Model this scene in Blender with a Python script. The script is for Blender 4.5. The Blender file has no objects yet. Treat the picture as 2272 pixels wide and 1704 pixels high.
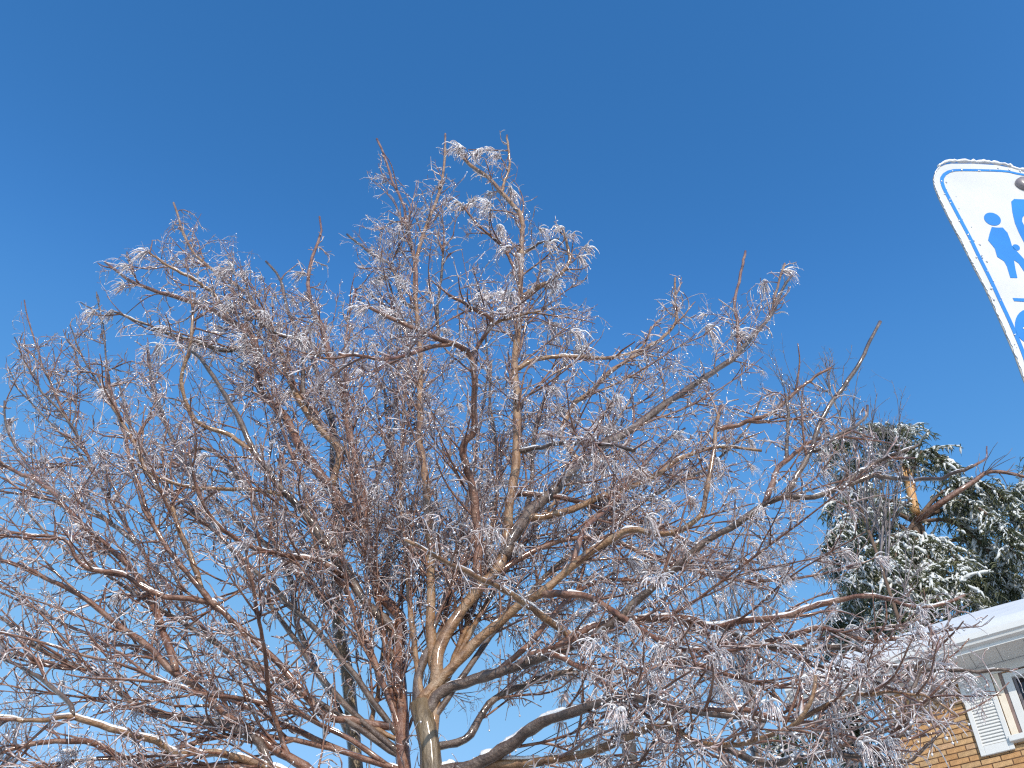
import bpy, math, random
import numpy as np
from mathutils import Vector, Matrix

# ------------------------------------------------------------------ camera, sky, sun, exposure
R = math.radians
sc = bpy.context.scene
F, CX, CY = 2400.0, 1136.0, 852.0          # focal length and centre of the 2272 x 1704 photograph
PITCH = R(45.0)
EYE = np.array([0.0, 0.0, 1.6])
cam_d = bpy.data.cameras.new('camera')
cam_d.sensor_width = 36.0
cam_d.lens = 36.0 * F / 2272.0
cam_d.clip_start = 0.05
cam_d.clip_end = 6000.0
cam = bpy.data.objects.new('camera', cam_d)
cam.location = EYE
cam.rotation_euler = (R(90) + PITCH, 0, 0)
sc.collection.objects.link(cam)
sc.camera = cam

SUN_EL, SUN_AZ = R(32.0), math.atan2(0.24, -0.97)     # azimuth measured from +Y towards +X
world = bpy.data.worlds.new('World')
sc.world = world
world.use_nodes = True
wn = world.node_tree
wn.nodes.clear()
sky = wn.nodes.new('ShaderNodeTexSky')
sky.sky_type = 'NISHITA'
sky.sun_disc = False
sky.sun_elevation = SUN_EL
sky.sun_rotation = SUN_AZ
sky.altitude = 0.0
sky.air_density = 1.0
sky.dust_density = 0.3
sky.ozone_density = 6.0
bg = wn.nodes.new('ShaderNodeBackground')
bg.inputs['Strength'].default_value = 0.15
out = wn.nodes.new('ShaderNodeOutputWorld')
# the small camera's vivid tone curve, the same for every direction of the sky
SKY_K = 0.15 * 2 ** 0.7
mul = wn.nodes.new('ShaderNodeVectorMath'); mul.operation = 'SCALE'; mul.inputs['Scale'].default_value = SKY_K
crv = wn.nodes.new('ShaderNodeRGBCurve')
crv.mapping.use_clip = False
crv.mapping.extend = 'EXTRAPOLATED'
for ci, pts in ((0, [(0, 0), (.098, .037), (.127, .082), (.159, .15), (.2, .24), (.45, .52), (1, 1)]),
                (1, [(0, 0), (.198, .163), (.262, .295), (.328, .42), (.4, .52), (.6, .68), (1, 1)]),
                (2, [(0, 0), (.445, .45), (.57, .70), (.7, .83), (.85, .90), (1, 1)])):
    c = crv.mapping.curves[ci]
    while len(c.points) < len(pts): c.points.new(.5, .5)
    for p, q in zip(c.points, pts): p.location = q
crv.mapping.update()
div = wn.nodes.new('ShaderNodeVectorMath'); div.operation = 'SCALE'; div.inputs['Scale'].default_value = 1 / SKY_K
wn.links.new(sky.outputs[0], mul.inputs[0])
wn.links.new(mul.outputs[0], crv.inputs['Color'])
wn.links.new(crv.outputs[0], div.inputs[0])
wn.links.new(div.outputs[0], bg.inputs[0])
wn.links.new(bg.outputs[0], out.inputs[0])

sun_d = bpy.data.lights.new('sun', 'SUN')
sun_d.energy = 2.35
sun_d.angle = R(0.5)
sun_d.color = (1.0, 0.925, 0.81)
sun = bpy.data.objects.new('sun', sun_d)
sdir = Vector((math.sin(SUN_AZ) * math.cos(SUN_EL), math.cos(SUN_AZ) * math.cos(SUN_EL), math.sin(SUN_EL)))
sun.rotation_euler = (-sdir).to_track_quat('-Z', 'Y').to_euler()
sun.location = sdir * 50
sc.collection.objects.link(sun)

sc.view_settings.view_transform = 'Standard'
sc.view_settings.look = 'None'
sc.view_settings.exposure = 0.7
sc.view_settings.gamma = 1.0
sc.cycles.max_bounces = 6
sc.cycles.transparent_max_bounces = 8
sc.cycles.use_denoising = False
sc.cycles.filter_width = 1.25

# ------------------------------------------------------------------ helpers
rng = np.random.default_rng(7)
random.seed(7)
COL = sc.collection
cp, sp = math.cos(PITCH), math.sin(PITCH)

def ray(px, py):
    """direction through a photograph pixel: (right, forward, up), one unit deep"""
    u, v = (px - CX) / F, -(py - CY) / F
    return np.array([u, cp - sp * v, sp + cp * v])

def at_fwd(px, py, fwd):
    d = ray(px, py)
    return EYE + d * (fwd / d[1])

def project(P):
    Q = np.asarray(P) - EYE
    z = cp * Q[..., 1] + sp * Q[..., 2]
    v = -sp * Q[..., 1] + cp * Q[..., 2]
    z = np.maximum(z, 0.05)
    return CX + F * Q[..., 0] / z, CY - F * v / z, z

def tag(o, label=None, cat=None, group=None, kind=None):
    if label: o['label'] = label
    if cat: o['category'] = cat
    if group: o['group'] = group
    if kind: o['kind'] = kind
    return o

def empty(name, loc=(0, 0, 0), rz=0.0):
    o = bpy.data.objects.new(name, None)
    o.location = loc
    o.rotation_euler = (0, 0, rz)
    o.empty_display_size = 0.3
    COL.objects.link(o)
    return o

def link(name, me, mat=None, parent=None, world_coords=False):
    if mat is not None and len(me.materials) == 0:
        me.materials.append(mat)
    o = bpy.data.objects.new(name, me)
    COL.objects.link(o)
    if parent is not None:
        o.parent = parent
        if world_coords:                     # mesh was made in world coordinates
            o.matrix_parent_inverse = parent_world_inverse(parent)
    return o

def parent_world_inverse(p):
    m = Matrix.LocRotScale(p.location, p.rotation_euler, p.scale)
    if p.parent is not None:
        m = Matrix.LocRotScale(p.parent.location, p.parent.rotation_euler, p.parent.scale) @ p.matrix_parent_inverse @ m
    return m.inverted()

def mesh_np(name, V, Fq, smooth=True):
    """V (n,3), Fq (m,k) faces of one size or list of such arrays"""
    if not isinstance(Fq, list): Fq = [Fq]
    Fq = [f for f in Fq if len(f)]
    me = bpy.data.meshes.new(name)
    nl = sum(f.size for f in Fq); nf = sum(len(f) for f in Fq)
    me.vertices.add(len(V)); me.loops.add(nl); me.polygons.add(nf)
    me.vertices.foreach_set('co', np.asarray(V, np.float32).ravel())
    me.loops.foreach_set('vertex_index', np.concatenate([f.ravel() for f in Fq]).astype(np.int32))
    tot = np.concatenate([np.full(len(f), f.shape[1], np.int32) for f in Fq])
    st = np.concatenate([[0], np.cumsum(tot)[:-1]]).astype(np.int32)
    me.polygons.foreach_set('loop_start', st)
    me.polygons.foreach_set('loop_total', tot)
    if smooth:
        me.polygons.foreach_set('use_smooth', np.ones(nf, bool))
    me.update(calc_edges=True)
    me.validate()
    return me

class Tubes:
    """collects tubes, batches of (m,n,3) points and (m,n) radii, into one mesh"""
    def __init__(self): self.V = []; self.F = []; self.n = 0; self.C = []
    def add(self, P, r, k=4, cap=True):
        P = np.asarray(P, float); r = np.asarray(r, float)
        if P.ndim == 2: P = P[None]; r = r[None]
        m, n, _ = P.shape
        if m == 0: return
        T = np.empty_like(P)
        T[:, 1:-1] = P[:, 2:] - P[:, :-2]; T[:, 0] = P[:, 1] - P[:, 0]; T[:, -1] = P[:, -1] - P[:, -2]
        T /= np.linalg.norm(T, axis=2, keepdims=True) + 1e-9
        mean = P[:, -1] - P[:, 0]
        ax = np.eye(3)[np.argmin(np.abs(mean), axis=1)][:, None, :]
        A = np.cross(T, ax); A /= np.linalg.norm(A, axis=2, keepdims=True) + 1e-9
        B = np.cross(T, A)
        ang = np.arange(k) / k * 2 * np.pi
        ring = A[:, :, None, :] * np.cos(ang)[None, None, :, None] + B[:, :, None, :] * np.sin(ang)[None, None, :, None]
        V = P[:, :, None, :] + ring * r[:, :, None, None]
        idx = np.arange(m * n * k).reshape(m, n, k) + self.n
        a = idx[:, :-1]; b = idx[:, 1:]
        Q = np.stack([a, np.roll(a, -1, axis=2), np.roll(b, -1, axis=2), b], axis=-1).reshape(-1, 4)
        self.V.append(V.reshape(-1, 3)); self.F.append(Q); self.n += m * n * k
        if cap:
            self.C.append((k, idx[:, -1, :].copy()))
            self.C.append((k, idx[:, 0, ::-1].copy()))
    def mesh(self, name, smooth=True):
        faces = [np.concatenate(self.F)]
        for k in sorted(set(c[0] for c in self.C)):
            faces.append(np.concatenate([c[1] for c in self.C if c[0] == k]))
        return mesh_np(name, np.concatenate(self.V), faces, smooth)
    def build(self, name, mat, parent=None, smooth=True, world_coords=True):
        return link(name, self.mesh(name, smooth), mat, parent, world_coords)

def beads(P, r):
    """irregular little octahedra"""
    P = np.asarray(P); m = len(P)
    base = np.array([[1, 0, 0], [-1, 0, 0], [0, 1, 0], [0, -1, 0], [0, 0, 1], [0, 0, -1.5]], float)
    fa = np.array([[0, 2, 4], [2, 1, 4], [1, 3, 4], [3, 0, 4], [2, 0, 5], [1, 2, 5], [3, 1, 5], [0, 3, 5]])
    a = rng.uniform(0, 6.28, m); c, s = np.cos(a), np.sin(a)
    B = base[None] * rng.uniform(.75, 1.25, (m, 6, 1))
    X = np.stack([B[..., 0] * c[:, None] - B[..., 1] * s[:, None], B[..., 0] * s[:, None] + B[..., 1] * c[:, None], B[..., 2]], -1)
    V = P[:, None] + X * np.asarray(r)[:, None, None]
    return V.reshape(-1, 3), (fa[None] + 6 * np.arange(m)[:, None, None]).reshape(-1, 3)

def box_mesh(name, x0, x1, y0, y1, z0, z1, bev=0.0):
    """a box with chamfered long edges when bev > 0"""
    import bmesh
    bm = bmesh.new()
    vs = [bm.verts.new((x, y, z)) for x in (x0, x1) for y in (y0, y1) for z in (z0, z1)]
    for f in ((0, 1, 3, 2), (4, 6, 7, 5), (0, 4, 5, 1), (2, 3, 7, 6), (0, 2, 6, 4), (1, 5, 7, 3)):
        bm.faces.new([vs[i] for i in f])
    if bev > 0:
        bmesh.ops.bevel(bm, geom=list(bm.edges), offset=bev, segments=1, affect='EDGES')
    bmesh.ops.recalc_face_normals(bm, faces=bm.faces)
    me = bpy.data.meshes.new(name); bm.to_mesh(me); bm.free()
    return me

def prism_mesh(name, poly, axis_pt, t0, t1, bev=0.0):
    """extrude a 2-D polygon; axis_pt(u, v, t) -> 3-D point"""
    import bmesh
    bm = bmesh.new()
    a = [bm.verts.new(axis_pt(u, v, t0)) for u, v in poly]
    b = [bm.verts.new(axis_pt(u, v, t1)) for u, v in poly]
    n = len(poly)
    bm.faces.new(a); bm.faces.new(b[::-1])
    for i in range(n):
        bm.faces.new([a[i], b[i], b[(i + 1) % n], a[(i + 1) % n]])
    bmesh.ops.recalc_face_normals(bm, faces=bm.faces)
    if bev > 0:
        bmesh.ops.bevel(bm, geom=list(bm.edges), offset=bev, segments=2, affect='EDGES')
    me = bpy.data.meshes.new(name); bm.to_mesh(me); bm.free()
    return me

# ------------------------------------------------------------------ materials
def new_mat(name):
    m = bpy.data.materials.new(name); m.use_nodes = True
    nt = m.node_tree
    return m, nt, nt.nodes['Principled BSDF']

def noise_mat(name, stops, scale=8.0, detail=4.0, rough=0.6, spec=0.5, coat=0.0, coat_r=0.05, bump=0.0, bump_scale=None,
              transmission=0.0, ior=1.45, coords='Object', sss=0.0, stretch=None):
    m, nt, p = new_mat(name)
    tc = nt.nodes.new('ShaderNodeTexCoord')
    src = tc.outputs[coords]
    if stretch:
        mp = nt.nodes.new('ShaderNodeMapping'); mp.inputs['Scale'].default_value = stretch
        nt.links.new(src, mp.inputs[0]); src = mp.outputs[0]
    nz = nt.nodes.new('ShaderNodeTexNoise'); nz.inputs['Scale'].default_value = scale; nz.inputs['Detail'].default_value = detail
    nt.links.new(src, nz.inputs['Vector'])
    cr = nt.nodes.new('ShaderNodeValToRGB')
    els = cr.color_ramp.elements
    while len(els) < len(stops): els.new(0.5)
    for e, (pos, c) in zip(els, stops):
        e.position = pos; e.color = (*c, 1)
    nt.links.new(nz.outputs['Fac'], cr.inputs[0])
    nt.links.new(cr.outputs[0], p.inputs['Base Color'])
    p.inputs['Roughness'].default_value = rough
    p.inputs['Specular IOR Level'].default_value = spec
    p.inputs['IOR'].default_value = ior
    p.inputs['Coat Weight'].default_value = coat
    p.inputs['Coat Roughness'].default_value = coat_r
    p.inputs['Coat IOR'].default_value = 1.31
    p.inputs['Transmission Weight'].default_value = transmission
    if sss:
        p.inputs['Subsurface Weight'].default_value = sss
        p.inputs['Subsurface Radius'].default_value = (0.02, 0.02, 0.025)
    if bump:
        bz = nt.nodes.new('ShaderNodeTexNoise'); bz.inputs['Scale'].default_value = bump_scale or scale * 3
        bz.inputs['Detail'].default_value = 5
        nt.links.new(src, bz.inputs['Vector'])
        bp = nt.nodes.new('ShaderNodeBump'); bp.inputs['Strength'].default_value = bump; bp.inputs['Distance'].default_value = 0.02
        nt.links.new(bz.outputs['Fac'], bp.inputs['Height'])
        nt.links.new(bp.outputs[0], p.inputs['Normal'])
    return m

M = {}
BARKS = []
for nm, st in (('red_brown', [(0.3, (.075, .033, .022)), (0.5, (.2, .088, .05)), (0.72, (.3, .18, .125))]),
               ('dark_grey', [(0.3, (.05, .033, .025)), (0.5, (.115, .073, .052)), (0.72, (.21, .155, .12))]),
               ('tan', [(0.3, (.12, .06, .03)), (0.5, (.28, .15, .07)), (0.72, (.34, .23, .14))])):
    BARKS.append(noise_mat('iced_bark_' + nm, st, scale=11, detail=7, rough=.42, coat=.9, coat_r=.1, bump=.7, bump_scale=45))
M['bark'] = BARKS[0]
M['trunk'] = noise_mat('trunk_bark', [(0.3, (.06, .045, .03)), (0.5, (.17, .115, .06)), (0.7, (.26, .2, .13))], scale=12, detail=8,
                       rough=.45, coat=.7, coat_r=.12, bump=1.0, bump_scale=40, stretch=(1, 1, .3))
M['twig'] = noise_mat('iced_twig', [(0.36, (.19, .085, .06)), (0.5, (.4, .265, .225)), (0.66, (.74, .65, .63))], scale=16, detail=3,
                      rough=.25, coat=1.0, coat_r=.06)
M['ice'] = noise_mat('clear_ice', [(0.34, (.5, .37, .34)), (0.5, (.8, .72, .7)), (0.66, (.96, .93, .92))], scale=22, detail=3,
                     rough=.14, spec=.9, transmission=.25, ior=1.33, coat=.6, coat_r=.04)
M['rime'] = noise_mat('white_ice_crust', [(0.3, (.78, .75, .73)), (0.6, (.92, .9, .89))], scale=40, detail=3, rough=.3, spec=.6,
                      coat=.4, coat_r=.1, bump=.3, bump_scale=90)
M['stalk'] = noise_mat('iced_stalk', [(0.34, (.48, .34, .31)), (0.5, (.76, .66, .64)), (0.66, (.95, .92, .91))], scale=30, detail=3, rough=.16, spec=.8, coat=1.0, coat_r=.06, transmission=.15, ior=1.33)
M['bead'] = noise_mat('ice_bead', [(0.4, (.85, .85, .9)), (0.6, (.95, .95, .97))], scale=5, rough=.16, spec=1.0, ior=1.7, coat=1.0, coat_r=.1)
M['snow'] = noise_mat('snow', [(0.35, (.58, .585, .6)), (0.65, (.64, .64, .655))], scale=3, detail=6, rough=.7, spec=.3, bump=.12, bump_scale=25)
M['lawn_snow'] = noise_mat('patchy_snow', [(0.38, (.16, .14, .1)), (0.5, (.45, .44, .42)), (0.66, (.68, .685, .7))], scale=.9, detail=8, rough=.7, spec=.3, bump=.2, bump_scale=12)
M['far_twig'] = noise_mat('far_twig', [(0.35, (.1, .07, .06)), (0.65, (.28, .23, .22))], scale=6, rough=.4, coat=.5)
M['white_vinyl'] = noise_mat('white_vinyl', [(0.3, (.65, .635, .6)), (0.7, (.7, .685, .65))], scale=5, rough=.4, bump=.05)
M['cream_trim'] = noise_mat('cream_trim', [(0.3, (.72, .62, .48)), (0.7, (.8, .7, .56))], scale=9, rough=.5)
M['sealant'] = noise_mat('brown_gap', [(0.3, (.2, .13, .11)), (0.7, (.28, .2, .17))], scale=9, rough=.6)
M['mortar'] = noise_mat('mortar', [(0.3, (.14, .075, .04)), (0.7, (.22, .125, .07))], scale=40, rough=.9, bump=.3)
M['glass'] = noise_mat('dark_pane', [(0.3, (.012, .012, .014)), (0.7, (.02, .02, .022))], scale=2, rough=.04, spec=.5)
M['roof_deck'] = noise_mat('shingle', [(0.3, (.05, .045, .045)), (0.7, (.09, .08, .08))], scale=30, rough=.9)
M['needle'] = noise_mat('evergreen', [(0.3, (.045, .055, .022)), (0.5, (.1, .11, .05)), (0.72, (.18, .17, .085))], scale=3.0, rough=.55)
M['conifer_bark'] = noise_mat('conifer_bark', [(0.3, (.08, .05, .035)), (0.7, (.19, .12, .08))], scale=8, rough=.8, bump=.6)
M['split_wood'] = noise_mat('split_wood', [(0.3, (.36, .15, .05)), (0.55, (.6, .33, .13)), (0.75, (.72, .5, .28))], scale=6, rough=.6, stretch=(6, 6, .6))
M['needle_snow'] = noise_mat('needle_snow', [(0.3, (.5, .51, .47)), (0.6, (.74, .74, .72))], scale=6, rough=.7)
M['wire'] = noise_mat('wire', [(0.3, (.02, .02, .022)), (0.7, (.04, .04, .045))], scale=2, rough=.5)
M['pole'] = noise_mat('pole_wood', [(0.3, (.035, .028, .024)), (0.7, (.09, .07, .055))], scale=8, rough=.8, stretch=(4, 4, .4), bump=.5)
M['steel'] = noise_mat('steel', [(0.3, (.09, .075, .075)), (0.7, (.24, .2, .2))], scale=12, rough=.35, spec=.8)
M['sign_white'] = noise_mat('sign_white', [(0.3, (.56, .55, .525)), (0.55, (.62, .61, .59)), (0.75, (.59, .575, .55))], scale=9, detail=8, rough=.35, coat=.5, coat_r=.15, bump=.06, bump_scale=60)
M['sign_blue'] = noise_mat('sign_blue', [(0.3, (.001, .16, .5)), (0.7, (.002, .2, .58))], scale=14, detail=6, rough=.35, coat=.4, coat_r=.12)
M['sign_edge'] = noise_mat('sign_edge', [(0.3, (.3, .26, .22)), (0.7, (.5, .47, .42))], scale=40, rough=.5)

# ------------------------------------------------------------------ ground
def smooth01(t):
    t = np.clip(t, 0, 1); return t * t * (3 - 2 * t)

HW = np.array([0.853, -0.523]); HW /= np.linalg.norm(HW)     # along the house front, to the right
HN = np.array([0.523, 0.853]); HN /= np.linalg.norm(HN)      # into the house
RISE = 1.7
def ground_z(x, y):
    d = x * HN[0] + y * HN[1]
    return RISE * smooth01((d - 7.5) / 3.5) + 0.03 * np.sin(x * .9) * np.cos(y * .7)

def make_ground():
    c = np.concatenate([-np.geomspace(3000, 30, 14), np.linspace(-26, 40, 67), np.geomspace(45, 3000, 14)])
    X, Y = np.meshgrid(c, c, indexing='ij')
    V = np.stack([X, Y, ground_z(X, Y)], -1).reshape(-1, 3)
    n = len(c)
    i = np.arange(n * n).reshape(n, n)
    Fq = np.stack([i[:-1, :-1], i[1:, :-1], i[1:, 1:], i[:-1, 1:]], -1).reshape(-1, 4)
    o = link('ground', mesh_np('ground', V, Fq), M['lawn_snow'])
    tag(o, 'snow covered ground rising to the brick house', None, None, 'structure')
make_ground()

# ------------------------------------------------------------------ branch growing
def catmull(pts, n):
    pts = np.asarray(pts, float)
    P = np.vstack([2 * pts[0] - pts[1], pts, 2 * pts[-1] - pts[-2]])
    seg = np.linalg.norm(np.diff(pts, axis=0), axis=1); cum = np.concatenate([[0], np.cumsum(seg)])
    t = np.linspace(0, cum[-1], n)
    j = np.clip(np.searchsorted(cum, t, side='right') - 1, 0, len(seg) - 1)
    u = ((t - cum[j]) / np.maximum(seg[j], 1e-9))[:, None]
    p0, p1, p2, p3 = P[j], P[j + 1], P[j + 2], P[j + 3]
    return 0.5 * (2 * p1 + (p2 - p0) * u + (2 * p0 - 5 * p1 + 4 * p2 - p3) * u ** 2 + (3 * p1 - p0 - 3 * p2 + p3) * u ** 3)

def unit(a): return a / (np.linalg.norm(a, axis=-1, keepdims=True) + 1e-9)

def sample(P, r, pid, t):
    """position, tangent and radius at parameter t on polyline pid"""
    n = P.shape[1]
    f = t * (n - 1); i = np.clip(f.astype(int), 0, n - 2); u = (f - i)[:, None]
    a, b = P[pid, i], P[pid, i + 1]
    return a * (1 - u) + b * u, unit(b - a), r[pid, i] * (1 - u[:, 0]) + r[pid, i + 1] * u[:, 0]

def grow(P, r, pid, t, ang, length, rad, n, up=0.0, wob=0.15, taper=0.35, pull=None):
    p, T, pr = sample(P, r, pid, t)
    m = len(pid)
    ref = rng.normal(size=(m, 3)); ref -= (ref * T).sum(1, keepdims=True) * T; ref = unit(ref)
    d = unit(T * np.cos(ang)[:, None] + ref * np.sin(ang)[:, None])
    rad = np.minimum(rad, pr * 0.9)
    out = np.empty((m, n, 3)); out[:, 0] = p
    st = (length / (n - 1))[:, None]
    w = rng.normal(size=(m, 3)) * wob
    for k in range(1, n):
        w = 0.5 * w + rng.normal(size=(m, 3)) * wob
        g = np.zeros((m, 3)); g[:, 2] = up
        d = unit(d + g + w)
        out[:, k] = out[:, k - 1] + d * st
    rr = rad[:, None] * np.linspace(1, taper, n)[None]
    return out, rr

def pick(P, dens, tmin=0.12, tmax=1.0):
    """choose (parent, t) along polylines with dens per metre"""
    L = np.linalg.norm(np.diff(P, axis=1), axis=2).sum(1)
    k = rng.poisson(np.maximum(L * dens, 0.0))
    pid = np.repeat(np.arange(len(P)), k)
    t = rng.uniform(tmin, tmax, len(pid))
    return pid, t

def inside_poly(px, py, poly):
    poly = np.asarray(poly, float)
    c = np.zeros(px.shape, bool)
    x0, y0 = poly[:, 0], poly[:, 1]; x1, y1 = np.roll(x0, -1), np.roll(y0, -1)
    for a, b, e, f in zip(x0, y0, x1, y1):
        if b == f: continue
        c ^= ((b > py) != (f > py)) & (px < (e - a) * (py - b) / (f - b) + a)
    return c

# crown outline of the big maple as seen (used to prune shoots that would reach past the crown)
CROWN = [(-400, 1900), (-400, 1000), (-60, 930), (30, 900), (120, 1000), (230, 900), (215, 730), (190, 640), (225, 560), (300, 545), (370, 500), (375, 450), (440, 470),
         (480, 520), (545, 520), (570, 560), (610, 555), (660, 530), (715, 500), (760, 520), (795, 500), (800, 390), (850, 320), (880, 390), (930, 370),
         (985, 310), (1040, 330), (1100, 320), (1150, 350), (1180, 420), (1225, 440), (1240, 500), (1290, 490), (1330, 520), (1320, 600),
         (1270, 660), (1350, 660), (1360, 730), (1300, 780), (1400, 720), (1440, 720), (1460, 620), (1500, 600), (1560, 640), (1600, 670), (1650, 650), (1690, 610), (1730, 590),
         (1775, 630), (1740, 700), (1730, 760), (1690, 800), (1720, 850), (1790, 830), (1850, 850), (1930, 890), (1940, 930), (2010, 960), (2070, 1010), (2080, 1090),
         (1990, 1130), (1930, 1200), (2020, 1290), (2200, 1300), (2230, 1350), (2150, 1420), (2230, 1450), (2290, 1490), (2210, 1560), (2200, 1620), (2090, 1640), (2060, 1720), (2060, 1900)]

def keep_in(P, poly, leak=0.03):
    px, py, _ = project(P[:, -1]); qx, qy, _ = project(P[:, P.shape[1] // 2])
    ok = inside_poly(px, py, poly) & inside_poly(qx, qy, poly)
    return ok | (rng.random(len(P)) < leak)

# ------------------------------------------------------------------ the maples
TRUNK_FWD = 5.8
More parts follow.
